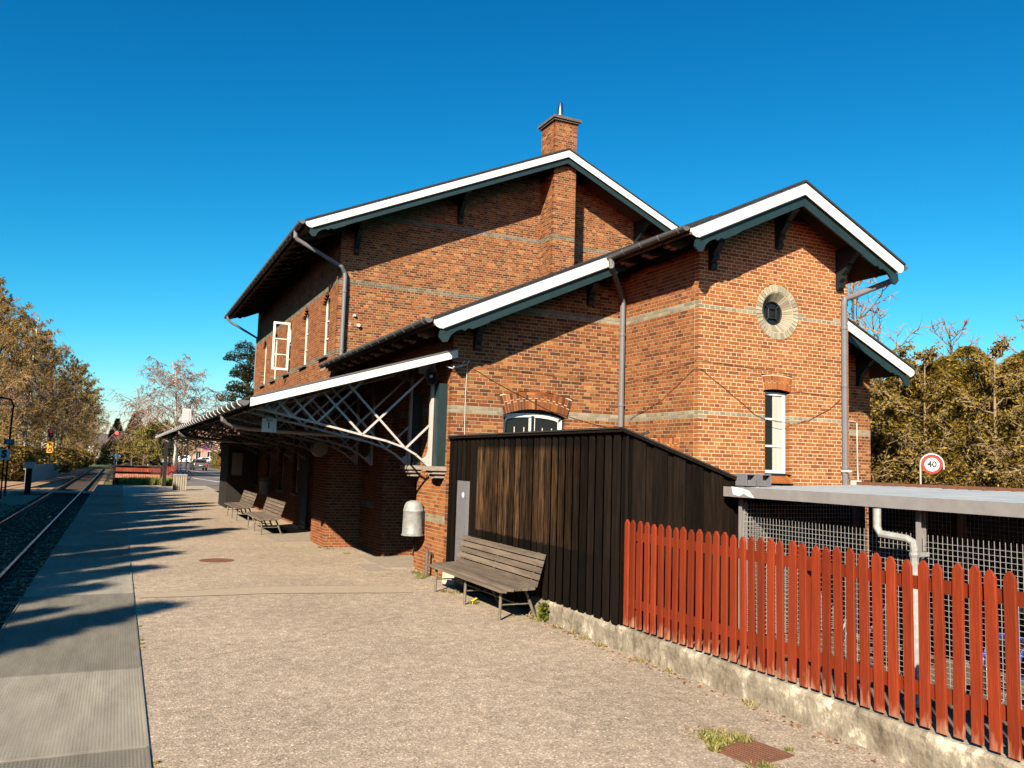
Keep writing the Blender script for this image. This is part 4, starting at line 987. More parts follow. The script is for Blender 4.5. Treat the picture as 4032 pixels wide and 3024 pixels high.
q = MB(); q.face([(Xf - .002, 8.02, 1.89), (Xf - .002, 7.93, 1.885), (Xf - .002, 7.80, 1.87), (Xf - .002, 7.70, 1.85), (Xf - .002, 7.62, 1.77), (Xf - .002, 7.74, 1.79), (Xf - .002, 7.80, 1.815), (Xf - .002, 7.88, 1.78), (Xf - .002, 7.99, 1.80)]); q.build('torn_sticker', 'sign_white', BS)
# boarded rear wall beyond the shelter
rb = empty('rear_board_wall', (9.3, 5, 0), label='dark boarded wall behind the bicycle shelter', cat='wall')
y = 1.6
while y < 8.2:
    MB().box(9.25, 9.29, y, y + .145, -.02, 1.84).build('board', 'fence_dark', rb); y += .15

# ------------------------------------------------------------------ bicycles
def bicycle(loc, rz, colour, label, basket=False, lean=.12, group=None):
    r = empty('bicycle', loc, 0, label, 'bicycle', group); r.rotation_euler = (lean, 0, rz)
    R = .34
    for x in (-.53, .53):
        t = MB(); t.tube([(x + R * math.cos(a), 0, R + R * math.sin(a) + .01) for a in [2 * PI * i / 24 for i in range(25)]], .02, 5, cap=False); w = t.build('wheel', 'tyre', r, world=False)
        s = MB(); s.tube([(x + (R - .03) * math.cos(a), 0, R + (R - .03) * math.sin(a) + .01) for a in [2 * PI * i / 24 for i in range(25)]], .010, 4, cap=False)
        for i in range(14): a = 2 * PI * i / 14; s.tube([(x, .02 * (-1) ** i, R + .01), (x + (R - .03) * math.cos(a), 0, R + (R - .03) * math.sin(a) + .01)], .0025, 3, cap=False)
        s.build('rim', 'chrome', w, world=False)
        f = MB(); f.tube([(x + (R + .035) * math.cos(a), 0, R + (R + .035) * math.sin(a) + .01) for a in [PI * .1 + PI * .8 * i / 12 for i in range(13)]], .018, 5); f.build('mudguard', colour, r, world=False)
    f = MB(); bb = (-.08, 0, .29); seat = (-.22, 0, .80); head = (.36, 0, .86); hb = (.40, 0, .70); ra = (-.53, 0, .35); fa = (.53, 0, .35)
    for a, b_ in ((bb, seat), (bb, hb), (seat, head), (bb, ra), (ra, (-.2, 0, .72)), (head, hb), (hb, fa)): f.tube([a, b_], .016, 6)
    f.build('frame', colour, r, world=False)
    s = MB(); s.prism([(-.36, -.09, .90), (-.34, .09, .90), (-.20, .05, .91), (-.08, .015, .90), (-.08, -.015, .90), (-.20, -.05, .91)], (0, 0, .05)); s.build('saddle', 'bike_black', r, world=False)
    h = MB(); h.tube([(.35, 0, .86), (.34, 0, 1.02), (.36, 0, 1.04)], .012, 6); h.tube([(.20, -.28, 1.05), (.34, -.22, 1.08), (.40, 0, 1.05), (.34, .22, 1.08), (.20, .28, 1.05)], .012, 6); h.build('handlebar', 'chrome', r, world=False)
    h = MB(); h.lathe((bb[0], -.03, bb[2]), [(.09, 0), (.09, .01)], 14, axis=(0, 1, 0)); h.tube([(bb[0], .05, bb[2]), (bb[0] + .05, .06, bb[2] - .16)], .01, 5); h.tube([(bb[0], -.05, bb[2]), (bb[0] - .05, -.06, bb[2] + .16)], .01, 5); h.build('crank', 'chrome', r, world=False)
    if basket:
        k = MB()
        for i in range(9): x = .42 + .035 * i; k.box(x, x + .006, -.16, .16, .8, .806); k.box(x, x + .006, -.16, -.154, .8, 1.05); k.box(x, x + .006, .154, .16, .8, 1.05)
        for z in (.85, .9, .95, 1., 1.05): k.box(.42, .706, -.166, -.16, z, z + .006); k.box(.42, .706, .16, .166, z, z + .006); k.box(.70, .706, -.16, .16, z, z + .006); k.box(.42, .426, -.16, .16, z, z + .006)
        k.build('basket', 'iron', r, world=False)
    return r
bicycle((7.75, 6.55, -.02), .06, 'bike_black', 'black bicycle parked in the shelter nearest the shed', lean=.1)
bicycle((7.8, 4.85, -.02), -.05, 'bike_blue', 'blue bicycle parked in the middle of the shelter', basket=True, lean=-.1)
bicycle((7.8, 4.2, -.02), .03, 'bike_black', 'dark bicycle with basket in the shelter at the right edge', basket=True, lean=.1)
bicycle((7.8, 3.55, -.02), .08, 'car_silver', 'silver bicycle in the shelter behind the last pickets', lean=.08)

# ------------------------------------------------------------------ benches
def bench(loc, label):
    r = empty('bench', loc, 0, label, 'bench')           # origin: under the middle of the front legs, sits facing -X, runs along Y
    Lh = 1.46
    prof = [(-.06, .405, 0.10), (.045, .42, .06), (.15, .425, .02), (.255, .425, 0.), (.36, .43, -.05)]
    for i, (x, z, t) in enumerate(prof):
        b = MB(); b.bar((x, -Lh, z), (x, Lh, z), .092, .036, up=(math.sin(t), 0, math.cos(t))); b.build('seat_slat', 'bench_wood', r, world=False)
    for i in range(5):
        x = .43 + i * .026; z = .485 + i * .089
        b = MB(); b.bar((x, -Lh, z), (x, Lh, z), .028, .078, up=(.29, 0, .957)); b.build('back_slat', 'bench_wood', r, world=False)
    for y in (-1.25, 0.0, 1.25):
        b = MB(); b.tube([(-.01, y, -.0), (.0, y, .40)], .022, 8); b.build('leg', 'leg_steel', r, world=False)
        b = MB(); b.tube([(.53, y, 0), (.36, y, .40)], .022, 8); b.build('leg', 'leg_steel', r, world=False)
        b = MB(); b.tube([(-.06, y, .375), (.15, y, .395), (.36, y, .395), (.43, y, .44), (.465, y, .56), (.56, y, .88)], .016, 6); b.build('support_rail', 'leg_steel', r, world=False)
    b = MB(); b.tube([(.26, -1.25, .2), (.26, 1.25, .2)], .012, 6)
    for y in (-1.25, 0, 1.25): b.tube([(-.005, y, .2), (.45, y, .2)], .010, 6)
    b.build('stretcher', 'leg_steel', r, world=False)
    return r
bench((4.75, 11.52, 0), 'weathered wooden bench standing against the black shed')
bench((3.56, 24.25, 0), 'wooden bench under the canopy, nearer of the two by the main wall')
bench((3.56, 29.35, 0), 'wooden bench under the canopy, farther of the two by the main wall')

# ------------------------------------------------------------------ wall bins
def wall_bin(loc, label, s=1.0):
    r = empty('litter_bin', loc, 0, label, 'litter bin')     # origin on the wall at the bin's foot, faces -X
    b = MB(); n = 22; prof = [(.205, 0.0), (.20, .03), (.192, .44), (.196, .445), (.196, .47), (.188, .475), (.175, .56), (.14, .615), (.07, .645), (.0, .65)]
    b.lathe((-.21, 0, 0), [(p[0] * s, p[1] * s) for p in prof], n); b.build('body', 'galvanised', r, world=False, smooth=True)
    b = MB(); b.lathe((-.21, 0, -.006), [(.215, 0), (.215, .02), (.206, .022)], n); b.build('foot_rim', 'galvanised', r, world=False)
    b = MB(); c = Vector((-.305, 0, .588)); nrm = Vector((-.72, 0, .70)).normalized(); u = Vector((0, 1, 0)); v = nrm.cross(u)
    P = [c + nrm * .014 + u * math.cos(t) * .10 + v * math.sin(t) * .055 for t in [2 * PI * i / 18 for i in range(18)]]; b.face(P); b.build('opening', 'black', r, world=False)
    b = MB(); b.tube(P + [P[0]], .007, 5); b.build('opening_rim', 'galvanised', r, world=False)
    b = MB(); b.box(-.03, .0, -.05, .05, .08, .5); b.build('wall_plate', 'galvanised', r, world=False)
    return r
wall_bin((5.325, 15.12, .69), 'dented galvanised litter bin hung on the sunlit brick pier')
wall_bin((5.07, 31.2, .72), 'galvanised litter bin in the shade behind the far bench')
# standpipe
sp = empty('standpipe', (5.20, 14.5, 0), label='short rusty standpipe with tap before the brick pier', cat='pipe')
MB().tube([(0, 0, 0), (0, 0, .46)], .032, 10).build('pipe', 'zinc', sp, world=False)
MB().lathe((0, 0, .43), [(.036, 0), (.036, .05), (.02, .055)], 10).build('cap', 'rust', sp, world=False)
q = MB(); q.tube([(.03, -.02, .40), (.08, -.04, .41), (.09, -.045, .36)], .012, 6); q.lathe((.06, -.03, .42), [(.02, 0), (.02, .02)], 8); q.build('tap', 'iron', sp, world=False)
# loudspeaker
ls = empty('loudspeaker', (5.02, 14.26, 3.62), label='beige horn loudspeaker on the nearest canopy bracket', cat='loudspeaker')
q = MB(); P = lambda a, rx, rz, y: (math.cos(a) * rx * (1 if abs(math.cos(a)) < .7 else .97), y, math.sin(a) * rz)
rr = [(.115, .165, -.14), (.12, .17, -.13), (.115, .16, -.12), (.06, .08, -.02), (.05, .06, .06)]
rings = [q.pts([P(2 * PI * i / 20, *t) for i in range(20)]) for t in rr]
for a, b_ in zip(rings, rings[1:]):
    for i in range(20): j = (i + 1) % 20; q.f.append((a + i, a + j, b_ + j, b_ + i))
q.build('horn', 'brown_plastic', ls, world=False, smooth=True)
q = MB(); i0 = q.pts([P(2 * PI * i / 20, .103, .15, -.135) for i in range(20)]); i1 = q.pts([P(2 * PI * i / 20, .03, .04, -.03) for i in range(20)])
for i in range(20): j = (i + 1) % 20; q.f.append((i0 + i, i1 + i, i1 + j, i0 + j))
q.f.append(tuple(i1 + i for i in range(20))); q.build('throat', 'ink', ls, world=False)
MB().lathe((0, -.08, 0), [(.03, 0), (.03, .03), (.015, .04)], 12, axis=(0, -1, 0)).build('driver', 'wire', ls, world=False)
MB().tube([(0, .05, 0), (.09, .11, 0)], .015, 6).build('arm', 'iron', ls, world=False)
# platform sign
sg = empty('platform_sign', (2.34, 14.95, 2.5), label='white platform sign reading Spor 1 hanging from the canopy', cat='sign')
MB().box(2.215, 2.465, 14.94, 14.96, 2.505, 2.75).build('board', 'sign_white', sg)
q = MB(); q.tube([(2.25, 14.95, 2.75), (2.25, 14.95, 3.0)], .005, 5); q.tube([(2.43, 14.95, 2.75), (2.43, 14.95, 3.0)], .005, 5); q.build('hanger', 'iron', sg)
text('Spor', .062, (2.335, 14.938, 2.716), sg, 'ink'); text('1', .15, (2.332, 14.938, 2.62), sg, 'ink', bold=.003); text('1', .075, (2.415, 14.938, 2.55), sg, 'cabinet_grey')
# rounded hanging case, taken for a double-sided clock, built without a dial
ck = empty('hanging_case', (4.2, 19.3, 2.2), label='beige rounded case hanging under the canopy by the brick pier', cat='lamp')
q = MB(); q.lathe((4.17, 19.18, 2.30), [(.13, -.001), (.17, .0), (.185, .03), (.185, .17), (.17, .2), (.13, .201)], 24, axis=(0, 1, 0)); q.build('case', 'brown_plastic', ck)
MB().tube([(4.17, 19.28, 2.48), (4.17, 19.28, 3.1)], .02, 6).build('hanger', 'iron', ck)
# ------------------------------------------------------------------ far platform end, street furniture
def wood_rails(name, x0, x1, y0, y1, zs, posts, label, material='fence_dark', w=.05, h=.14, zb=0.0, cat='fence'):
    r = empty(name, ((x0 + x1) / 2, (y0 + y1) / 2, zb), label=label, cat=cat)
    for z in zs: MB().bar((x0, y0, z), (x1, y1, z), w, h).build('rail', material, r)
    for t in posts:
        x = x0 + (x1 - x0) * t; y = y0 + (y1 - y0) * t; MB().box(x - .07, x + .07, y + .03, y + .17, zb - .1, max(zs) + .12).build('post', material, r)
    return r
wood_rails('rail_barrier', -.55, 2.75, 62.0, 61.2, (.30, .72, 1.12), (.1, .98), 'dark three rail wooden barrier closing the far platform end')
wood_rails('rail_barrier', -6.6, -4.9, 44.0, 44.0, (.25, .65, 1.05), (.3, .6, .9), 'dark wooden rail barrier at the left edge beyond the track', zb=-.5)
rf = empty('picket_fence', (2, 74, 0), label='far red picket fence behind the dark barrier', cat='fence')
pk2 = MB().prism([(-.05, 0, 0), (.05, 0, 0), (.05, 0, .98), (0, 0, 1.06), (-.05, 0, .98)], (0, .02, 0)).mesh('picket', 'picket_red')
def prow(x0, y0, x1, y1, z=0.0):
    d = math.hypot(x1 - x0, y1 - y0); n = int(d / .14)
    for i in range(n):
        t = i / n; o = link('picket', pk2, rf); o.location = (x0 + (x1 - x0) * t - 2, y0 + (y1 - y0) * t - 74, z); o.rotation_euler = (0, 0, math.atan2(y1 - y0, x1 - x0))
    for zz in (.3, .8): MB().bar((x0, y0 + .03, zz + z), (x1, y1 + .03, zz + z), .03, .08).build('fence_rail', 'picket_red', rf)
prow(-.2, 75, 4.3, 73); prow(4.3, 73, 4.7, 100)
# dark pillar with lamp box
pp = empty('dark_pillar', (2.72, 57.3, 0), label='thick dark wooden pillar with lamp box at the platform end', cat='pillar')
q = MB(); q.box(2.60, 2.80, 57.2, 57.4, 0, 2.75); q.build('post', 'fence_dark', pp)
q = MB(); q.box(2.81, 3.1, 57.15, 57.45, 2.45, 2.95); q.build('lamp_box', 'ink', pp); MB().box(2.86, 3.02, 57.12, 57.148, 2.55, 2.85).build('lamp_lens', 'glass', pp)
# slatted litter bin
sb = empty('slatted_bin', (3.26, 51.6, 0), label='square litter bin of pale wooden slats beside the street', cat='litter bin')
MB().box(-.29, .29, -.29, .29, 0, .8).build('liner', 'black', sb, world=False)
for k in range(6):
    x = -.30 + k * .12
    for y in (-.32, .30): MB().box(x - .045 + .0, x + .045, y, y + .02, .02, .84).build('slat', 'bin_wood', sb, world=False)
    MB().box(-.345, -.325, x - .045, x + .045, .02, .84).build('slat', 'bin_wood', sb, world=False); MB().box(.325, .345, x - .045, x + .045, .02, .84).build('slat', 'bin_wood', sb, world=False)
MB().box(-.36, .36, -.36, .36, .85, .91).build('lid', 'shelter_roof', sb, world=False)
for i, (x, y, c, l) in enumerate(((4.0, 69, 'bike_black', 'dark bicycle leaning by the far red fence, nearest the pillar'), (4.35, 70, 'bike_blue', 'bicycle with blue parts parked by the far red fence'), (4.8, 71, 'bike_black', 'bicycle parked at the far fence nearest the street'))):
    bicycle((x, y, 0), .9, c, l, lean=.05)
# signals
def signal(x, y, z0, ztop, lit, label, k_=1.0):
    r = empty('rail_signal', (x, y, z0), label=label, cat='signal')
    S_ = lambda v: v * k_
    MB().tube([(x, y, z0), (x, y, ztop - .3 * k_)], .06 * k_, 8).build('mast', 'canopy_steel' if lit else 'fence_dark', r)
    h = MB(); h.lathe((x, y, ztop), [(S_(.30), S_(-.04)), (S_(.33), 0), (S_(.33), .02)], 16, axis=(0, -1, 0)); h.lathe((x, y, ztop - S_(.42)), [(S_(.30), S_(-.04)), (S_(.33), 0), (S_(.33), .02)], 16, axis=(0, -1, 0)); h.box(x - S_(.3), x + S_(.3), y + .0, y + .2, ztop - S_(.55), ztop + S_(.15)); h.build('head', 'ink', r)
    MB().lathe((x, y - .025, ztop), [(S_(.2), 0), (S_(.16), .03)], 14, axis=(0, -1, 0)).build('lamp', 'red_lamp' if lit else 'lamp_off', r)
    MB().lathe((x, y - .025, ztop - S_(.42)), [(S_(.2), 0), (S_(.16), .03)], 14, axis=(0, -1, 0)).build('lamp', 'ink', r)
    for k, c in enumerate('FO'):
        z = ztop - S_(1.45) - k * S_(.62)
        b = MB().box(x - S_(.29), x + S_(.29), y - .09, y - .06, z - S_(.29), z + S_(.29)).build('letter_board', 'sign_orange', r); text(c, S_(.52), (x, y - .094, z), b, 'ink', extrude=.003, bold=.02)
    return r
signal(-.45, 110, -.5, 4.35, True, 'railway signal showing red above orange F and O boards')
signal(-5.45, 82, -.5, 3.68, False, 'dark railway signal with F and O boards before the left trees', .78)
s_ = empty('stop_board', (-5.36, 50, -.5), label='white board with black letter S at the left edge', cat='sign')
MB().tube([(-5.36, 50, -.5), (-5.36, 50, 2.1)], .04, 6).build('post', 'fence_dark', s_); b = MB().box(-5.62, -5.1, 49.93, 49.96, 1.52, 2.06).build('board', 'sign_white', s_); text('S', .52, (-5.36, 49.925, 1.79), b, 'ink', extrude=.003, bold=.03)
s_ = empty('lamp_post', (-5.5, 53, -.5), label='dark curved lamp post at the left edge', cat='lamp post')
MB().tube([(-5.5, 53, -.5), (-5.48, 53, 3.6), (-5.45, 53, 4.5), (-5.6, 53, 4.78), (-6.0, 53, 4.85), (-6.9, 53, 4.85)], .05, 8).build('post', 'fence_dark', s_); MB().box(-7.5, -6.8, 52.9, 53.1, 4.78, 4.92).build('lamp_head', 'iron', s_)
b = MB().box(-5.75, -5.25, 52.9, 52.93, 2.3, 2.6).build('number_plate', 'cabinet_grey', s_); text('21', .22, (-5.5, 52.89, 2.45), b, 'sign_white', extrude=.003)
s_ = empty('equipment_box', (-4.6, 55, -.5), label='dark trackside post with small grey box', cat='box')
MB().box(-4.75, -4.45, 54.9, 55.1, -.5, 1.0).build('post', 'fence_dark', s_); MB().box(-4.85, -4.3, 54.8, 55.1, 1.0, 1.35).build('box', 'wire', s_)
# grey board fence
gf = empty('board_fence', (-5.3, 77, -.5), label='grey weathered board fence left of the track', cat='fence')
for i in range(48):
    t = i / 48; x = -5.72 + .75 * t; y = 66 + 22 * t; MB().prism([(x, y, -.35), (x + .017, y + .44, -.35), (x + .017, y + .44, .95), (x, y, .95)], (-.03, 0, 0)).build('board', 'grey_board', gf)
# crossing cross, small posts
s_ = empty('crossing_sign', (-4.2, 150, -.4), label='white crossing sign at the distant level crossing', cat='sign')
q = MB(); q.tube([(-4.2, 150, -.4), (-4.2, 150, 2.6)], .06, 6); q.bar((-4.6, 149.9, 2.1), (-3.8, 149.9, 3.0), .03, .16); q.bar((-3.8, 149.88, 2.1), (-4.6, 149.88, 3.0), .03, .16); q.build('cross', 'sign_white', s_)
s_ = empty('diamond_sign', (-.1, 128, 0), label='small white diamond sign right of the red signal', cat='sign')
q = MB(); q.tube([(-.25, 128, -.4), (-.25, 128, 1.3)], .05, 6); q.prism([(-.25, 127.9, 1.0), (.25, 127.9, 1.5), (-.25, 127.9, 2.0), (-.75, 127.9, 1.5)], (0, .03, 0)); q.build('plate', 'sign_white', s_)
# white X-shaped mast (tripod)
# road signs and lamps in the street
def round_sign(x, y, zc, r, face, rim, post, label, txt=None):
    o = empty('road_sign', (x, y, 0), label=label, cat='road sign')
    if post: MB().tube([(x, y + .03, -.02), (x, y + .03, zc + r)], .035, 6).build('post', 'wire', o)
    d = MB(); d.lathe((x, y, zc), [(r, 0), (r, .01)], 28, axis=(0, -1, 0)); p = d.build('disc', rim, o)
    d = MB(); d.lathe((x, y - .011, zc), [(r * .74, 0), (r * .74, .004)], 28, axis=(0, -1, 0)); d.build('field', face, p)
    return o
o = round_sign(14.2, 160, 3.4, .6, 'sign_blue', 'sign_red', True, 'round blue no stopping sign with red border by the hedge')
MB().bar((13.8, 159.97, 3.8), (14.6, 159.97, 3.0), .01, .12).build('bar', 'sign_red', o)
s_ = empty('parking_sign', (8.0, 160, 0), label='small blue street sign before the parked vans', cat='road sign'); MB().tube([(8, 160, 0), (8, 160, 3.2)], .04, 6).build('post', 'wire', s_); MB().box(7.6, 8.4, 159.9, 159.93, 2.7, 3.5).build('plate', 'sign_blue', s_)
s_ = empty('display_board', (4.95, 72, 0), label='grey framed display board on two posts above the canopy edge', cat='display')
q = MB(); q.tube([(4.55, 72, 0), (4.55, 72, 4.4)], .05, 6); q.tube([(4.95, 72, 0), (4.95, 72, 6.0)], .05, 6); q.build('post', 'fence_dark', s_); MB().box(4.38, 5.05, 71.85, 71.95, 4.6, 5.75).build('frame', 'canopy_steel', s_); MB().box(4.5, 4.93, 71.83, 71.848, 4.75, 5.6).build('panel', 'car_silver', s_)
s_ = empty('lamp_post', (12.6, 118, 0), label='slim pale lamp post by the hedge in the street', cat='lamp post'); q = MB(); q.tube([(12.6, 118, 0), (12.6, 118, 5.5)], .06, 6); q.box(12.4, 12.85, 117.8, 118.1, 0, .5); q.build('post', 'wire', s_)
s_ = empty('sign_post', (4.6, 92, 0), label='thin pale post with arm before the silver car', cat='post'); MB().tube([(4.6, 92, 0), (4.6, 92, 2.4)], .05, 6).build('post', 'wire', s_); MB().box(4.1, 4.95, 91.95, 92.0, 2.3, 2.5).build('arm', 'sign_white', s_)

# 40 sign, cranked tube round the disc
s_ = empty('speed_sign', (16.5, 12.9, 0), label='round red bordered speed limit sign reading 40', cat='road sign')
q = MB(); c = (16.53, 12.88, 2.356); ang = math.radians(-50)
ux = Vector((math.cos(ang), math.sin(ang), 0)); nv = Vector((-math.sin(math.radians(50)), -math.cos(math.radians(50)), 0))
ux = Vector((nv.y * -1, nv.x, 0)); C_ = Vector(c)
q.tube([C_ - ux * .235 + Vector((0, 0, z)) for z in (-2.4, -1.0, 0)] + [C_ + ux * (-.235 * math.cos(t)) + Vector((0, 0, .235 * math.sin(t))) for t in [PI * i / 12 for i in range(1, 13)]] + [C_ + ux * .235 + Vector((0, 0, -.1))], .022, 6); q.build('post', 'wire', s_)
d = MB(); d.lathe(C_, [(.205, 0), (.205, .01)], 32, axis=nv); dd = d.build('disc', 'sign_red', s_)
d = MB(); d.lathe(C_ + nv * .011, [(.15, 0), (.15, .003)], 32, axis=nv); d.build('field', 'sign_white', dd)
text('40', .195, C_ + nv * .018, dd, 'ink', rot=(PI / 2, 0, math.atan2(ux.y, ux.x)), extrude=.002, bold=.006)

# ------------------------------------------------------------------ cars
def car(loc, rz, paint, label, kind='hatch', group=None):
    r = empty('parked_car', loc, rz, label, 'car', group)           # nose towards +Y
    if kind == 'van':
        L, Wd = 4.4, .88; low = [(-2.2, .35), (-2.2, .95), (-2.17, 1.05), (1.35, 1.05), (2.1, .88), (2.2, .6), (2.2, .35)]; cab = [(-2.16, 1.05), (-2.08, 1.78), (.15, 1.82), (.95, 1.08)]
    else:
        L, Wd = 4.0, .86; low = [(-2.0, .32), (-2.02, .75), (-1.95, .95), (.85, .95), (1.75, .78), (2.0, .6), (2.0, .32)]; cab = [(-1.95, .95), (-1.55, 1.45), (-1.0, 1.52), (.05, 1.5), (.95, .96)]
    b = MB(); prof = low; n = len(prof)
    for s in (-1, 1):
        pass
    i = b.pts([(-Wd, y, z) for y, z in prof] + [(-Wd * .93, y * .985, z) for y, z in prof]); 
    b = MB(); rows = []
    for x, k in ((-Wd, .96), (-Wd * .8, 1.0), (Wd * .8, 1.0), (Wd, .96)): rows.append(b.pts([(x, y * k, z) for y, z in prof]))
    for a, c in zip(rows, rows[1:]):
        for q_ in range(n): j = (q_ + 1) % n; b.f.append((a + q_, a + j, c + j, c + q_))
    b.f.append(tuple(rows[0] + q_ for q_ in range(n))); b.f.append(tuple(rows[-1] + q_ for q_ in range(n - 1, -1, -1))); b.build('body', paint, r, world=False)
    def cabin(mb, k0, w_b, w_t, cabp, zlo):
        m_ = len(cabp); zs = [p[1] for p in cabp]; zt = max(zs)
        W_ = lambda z: w_b + (w_t - w_b) * (z - zlo) / (zt - zlo)
        a = mb.pts([(-W_(z), y, z) for y, z in cabp]); c = mb.pts([(W_(z), y, z) for y, z in cabp])
        for q_ in range(m_): j = (q_ + 1) % m_; mb.f.append((a + q_, a + j, c + j, c + q_))
        mb.f.append(tuple(a + q_ for q_ in range(m_ - 1, -1, -1))); mb.f.append(tuple(c + q_ for q_ in range(m_)))
    b = MB(); cabin(b, 1, Wd * .97, Wd * .78, cab, cab[0][1]); b.build('cabin', paint, r, world=False)
    y0, z0 = cab[0]; y1, z1 = cab[1]
    for t0, t1 in ((.18, .88),):
        b = MB(); P0 = (y0 + (y1 - y0) * t0 - .012, z0 + (z1 - z0) * t0); P1_ = (y0 + (y1 - y0) * t1 - .012, z0 + (z1 - z0) * t1); b.face([(-Wd * .80, *P0), (Wd * .80, *P0), (Wd * .68, *P1_), (-Wd * .68, *P1_)]); b.build('rear_window', 'glass', r, world=False)
    zt = max(p[1] for p in cab) - .1; zb = cab[0][1] + .08
    for s in (-1, 1):
        b = MB(); ya = cab[-1][0] - .3; yb = cab[0][0] + .45
        W_ = lambda z: (Wd * .97 + (Wd * .78 - Wd * .97) * (z - cab[0][1]) / (zt + .1 - cab[0][1]) + .008) * s
        b.face([(W_(zb), yb, zb), (W_(zb), ya, zb), (W_(zt), ya - .55, zt), (W_(zt), yb + .25, zt)]); b.build('side_window', 'glass', r, world=False)
        for y in (-1.25, 1.3):
            t = MB(); t.lathe((s * (Wd - .17), y, .31), [(.31, 0), (.31, .19)], 16, axis=(s, 0, 0)); w = t.build('wheel', 'tyre', r, world=False); MB().lathe((s * (Wd + .021), y, .31), [(.19, 0), (.17, .01)], 12, axis=(s, 0, 0)).build('rim', 'chrome', w, world=False)
        b = MB(); b.box(s * Wd * .84 - .1, s * Wd * .84 + .08, low[1][0] - .02, low[1][0] + .05, .72, .98); b.build('tail_light', 'sign_red', r, world=False)
        b = MB(); b.box(s * .6 - .16, s * .6 + .16, low[-2][0] - .1, low[-2][0] - .02, .62, .78); b.build('headlight', 'sign_white', r, world=False)
        b = MB(); b.box(min(s * (Wd + .02), s * (Wd + .18)), max(s * (Wd + .02), s * (Wd + .18)), .6, .7, .95, 1.08); b.build('mirror', paint, r, world=False)
    MB().box(-.26, .26, low[1][0] - .045, low[1][0] - .01, .62, .74).build('number_plate', 'sign_white', r, world=False)
    MB().box(-Wd * .93, Wd * .93, low[0][0] - .06, low[0][0] + .1, .34, .56).build('bumper', paint, r, world=False)
    return r
car((9.75, 119, -.03), .06, 'car_grey', 'dark grey hatchback seen from behind in the street')
car((13.6, 214, -.03), 1.25, 'car_white', 'white van parked far up the street, leftmost of three', 'van')
car((17.4, 205, -.03), 1.9, 'car_white', 'white car parked between two vans far up the street')
car((20.4, 216, -.03), 1.75, 'car_silver', 'pale blue van parked in front of the pink house', 'van')
car((7.6, 186, -.03), 1.6, 'car_silver', 'silver car parked behind the dark pillar')
# lane lines
def line(pts, w, label, z=-.024): ribbon('lane_line', pts, w, 'road_paint', label, 'road marking', z)
line([(8.0, 124), (10.2, 89), (12.5, 66)], .22, 'long white lane line curving along the street')
line([(8.3, 84.0), (8.9, 81.2)], .25, 'short white dash beside the long lane line'); line([(6.1, 80), (7.5, 67)], .25, 'pale edge line on the near side of the street')
# houses
def house(loc, rz, L, Wd, H, rh, wallm, roofm, label, wins):
    r = empty('house', loc, rz, label, 'house')
    b = MB(); b.box(-L / 2, L / 2, -Wd / 2, Wd / 2, -.3, H); b.prism([(-L / 2, -Wd / 2, H), (-L / 2, Wd / 2, H), (-L / 2, 0, H + rh)], (L, 0, 0)); b.build('wall', wallm, r, world=False)
    b = MB(); 
    for s in (-1, 1): b.prism([(-L / 2 - .3, 0, H + rh + .12), (-L / 2 - .3, s * (Wd / 2 + .35), H - .15), (-L / 2 - .3, s * (Wd / 2 + .35), H - .02), (-L / 2 - .3, 0, H + rh + .28)], (L + .6, 0, 0))
    rf_ = b.build('roof', roofm, r, world=False); MB().box(-.3, .3, -.3, .3, H + rh - .3, H + rh + 1.1).build('chimney', 'house_roof', rf_, world=False)
    for x, z, w_, h_ in wins:
        b = MB().box(x - w_ / 2, x + w_ / 2, -Wd / 2 - .03, -Wd / 2 - .01, z, z + h_).build('window', 'glass', r, world=False)
        f = MB(); f.box(x - w_ / 2 - .08, x + w_ / 2 + .08, -Wd / 2 - .06, -Wd / 2 - .03, z - .12, z); f.box(x - w_ / 2 - .08, x - w_ / 2, -Wd / 2 - .06, -Wd / 2 - .03, z, z + h_); f.box(x + w_ / 2, x + w_ / 2 + .08, -Wd / 2 - .06, -Wd / 2 - .03, z, z + h_); f.box(x - .04, x + .04, -Wd / 2 - .06, -Wd / 2 - .03, z, z + h_); f.build('frame', 'white_paint', b, world=False)
house((22, 246, 0), .1, 17, 9, 6.4, 4, 'house_pink', 'house_roof', 'pink rendered house beyond the parked vans', [(-6, .9, 1.3, 2), (-3, .9, 1.2, 2), (0, .9, 1.3, 2), (3, .9, 1.2, 2), (6, .9, 1.2, 2), (-6, 3.9, 1.2, 1.7), (-3, 3.9, 1.2, 1.7), (0, 3.9, 1.2, 1.7), (3, 3.9, 1.2, 1.7)])
house((-7, 260, 0), .3, 12, 8, 3.2, 3.6, 'house_cream', 'slate', 'pale house with slate roof far along the line', [(-3, .8, 1.2, 1.4), (0, .8, 1.2, 1.4), (3, .8, 1.2, 1.4)])
house((1.5, 290, 0), -.4, 8, 7, 3.4, 3.8, 'house_cream', 'house_roof', 'small cream house with pointed gable far along the line', [(-2, .8, 1.2, 1.4), (2, .8, 1.2, 1.4)])

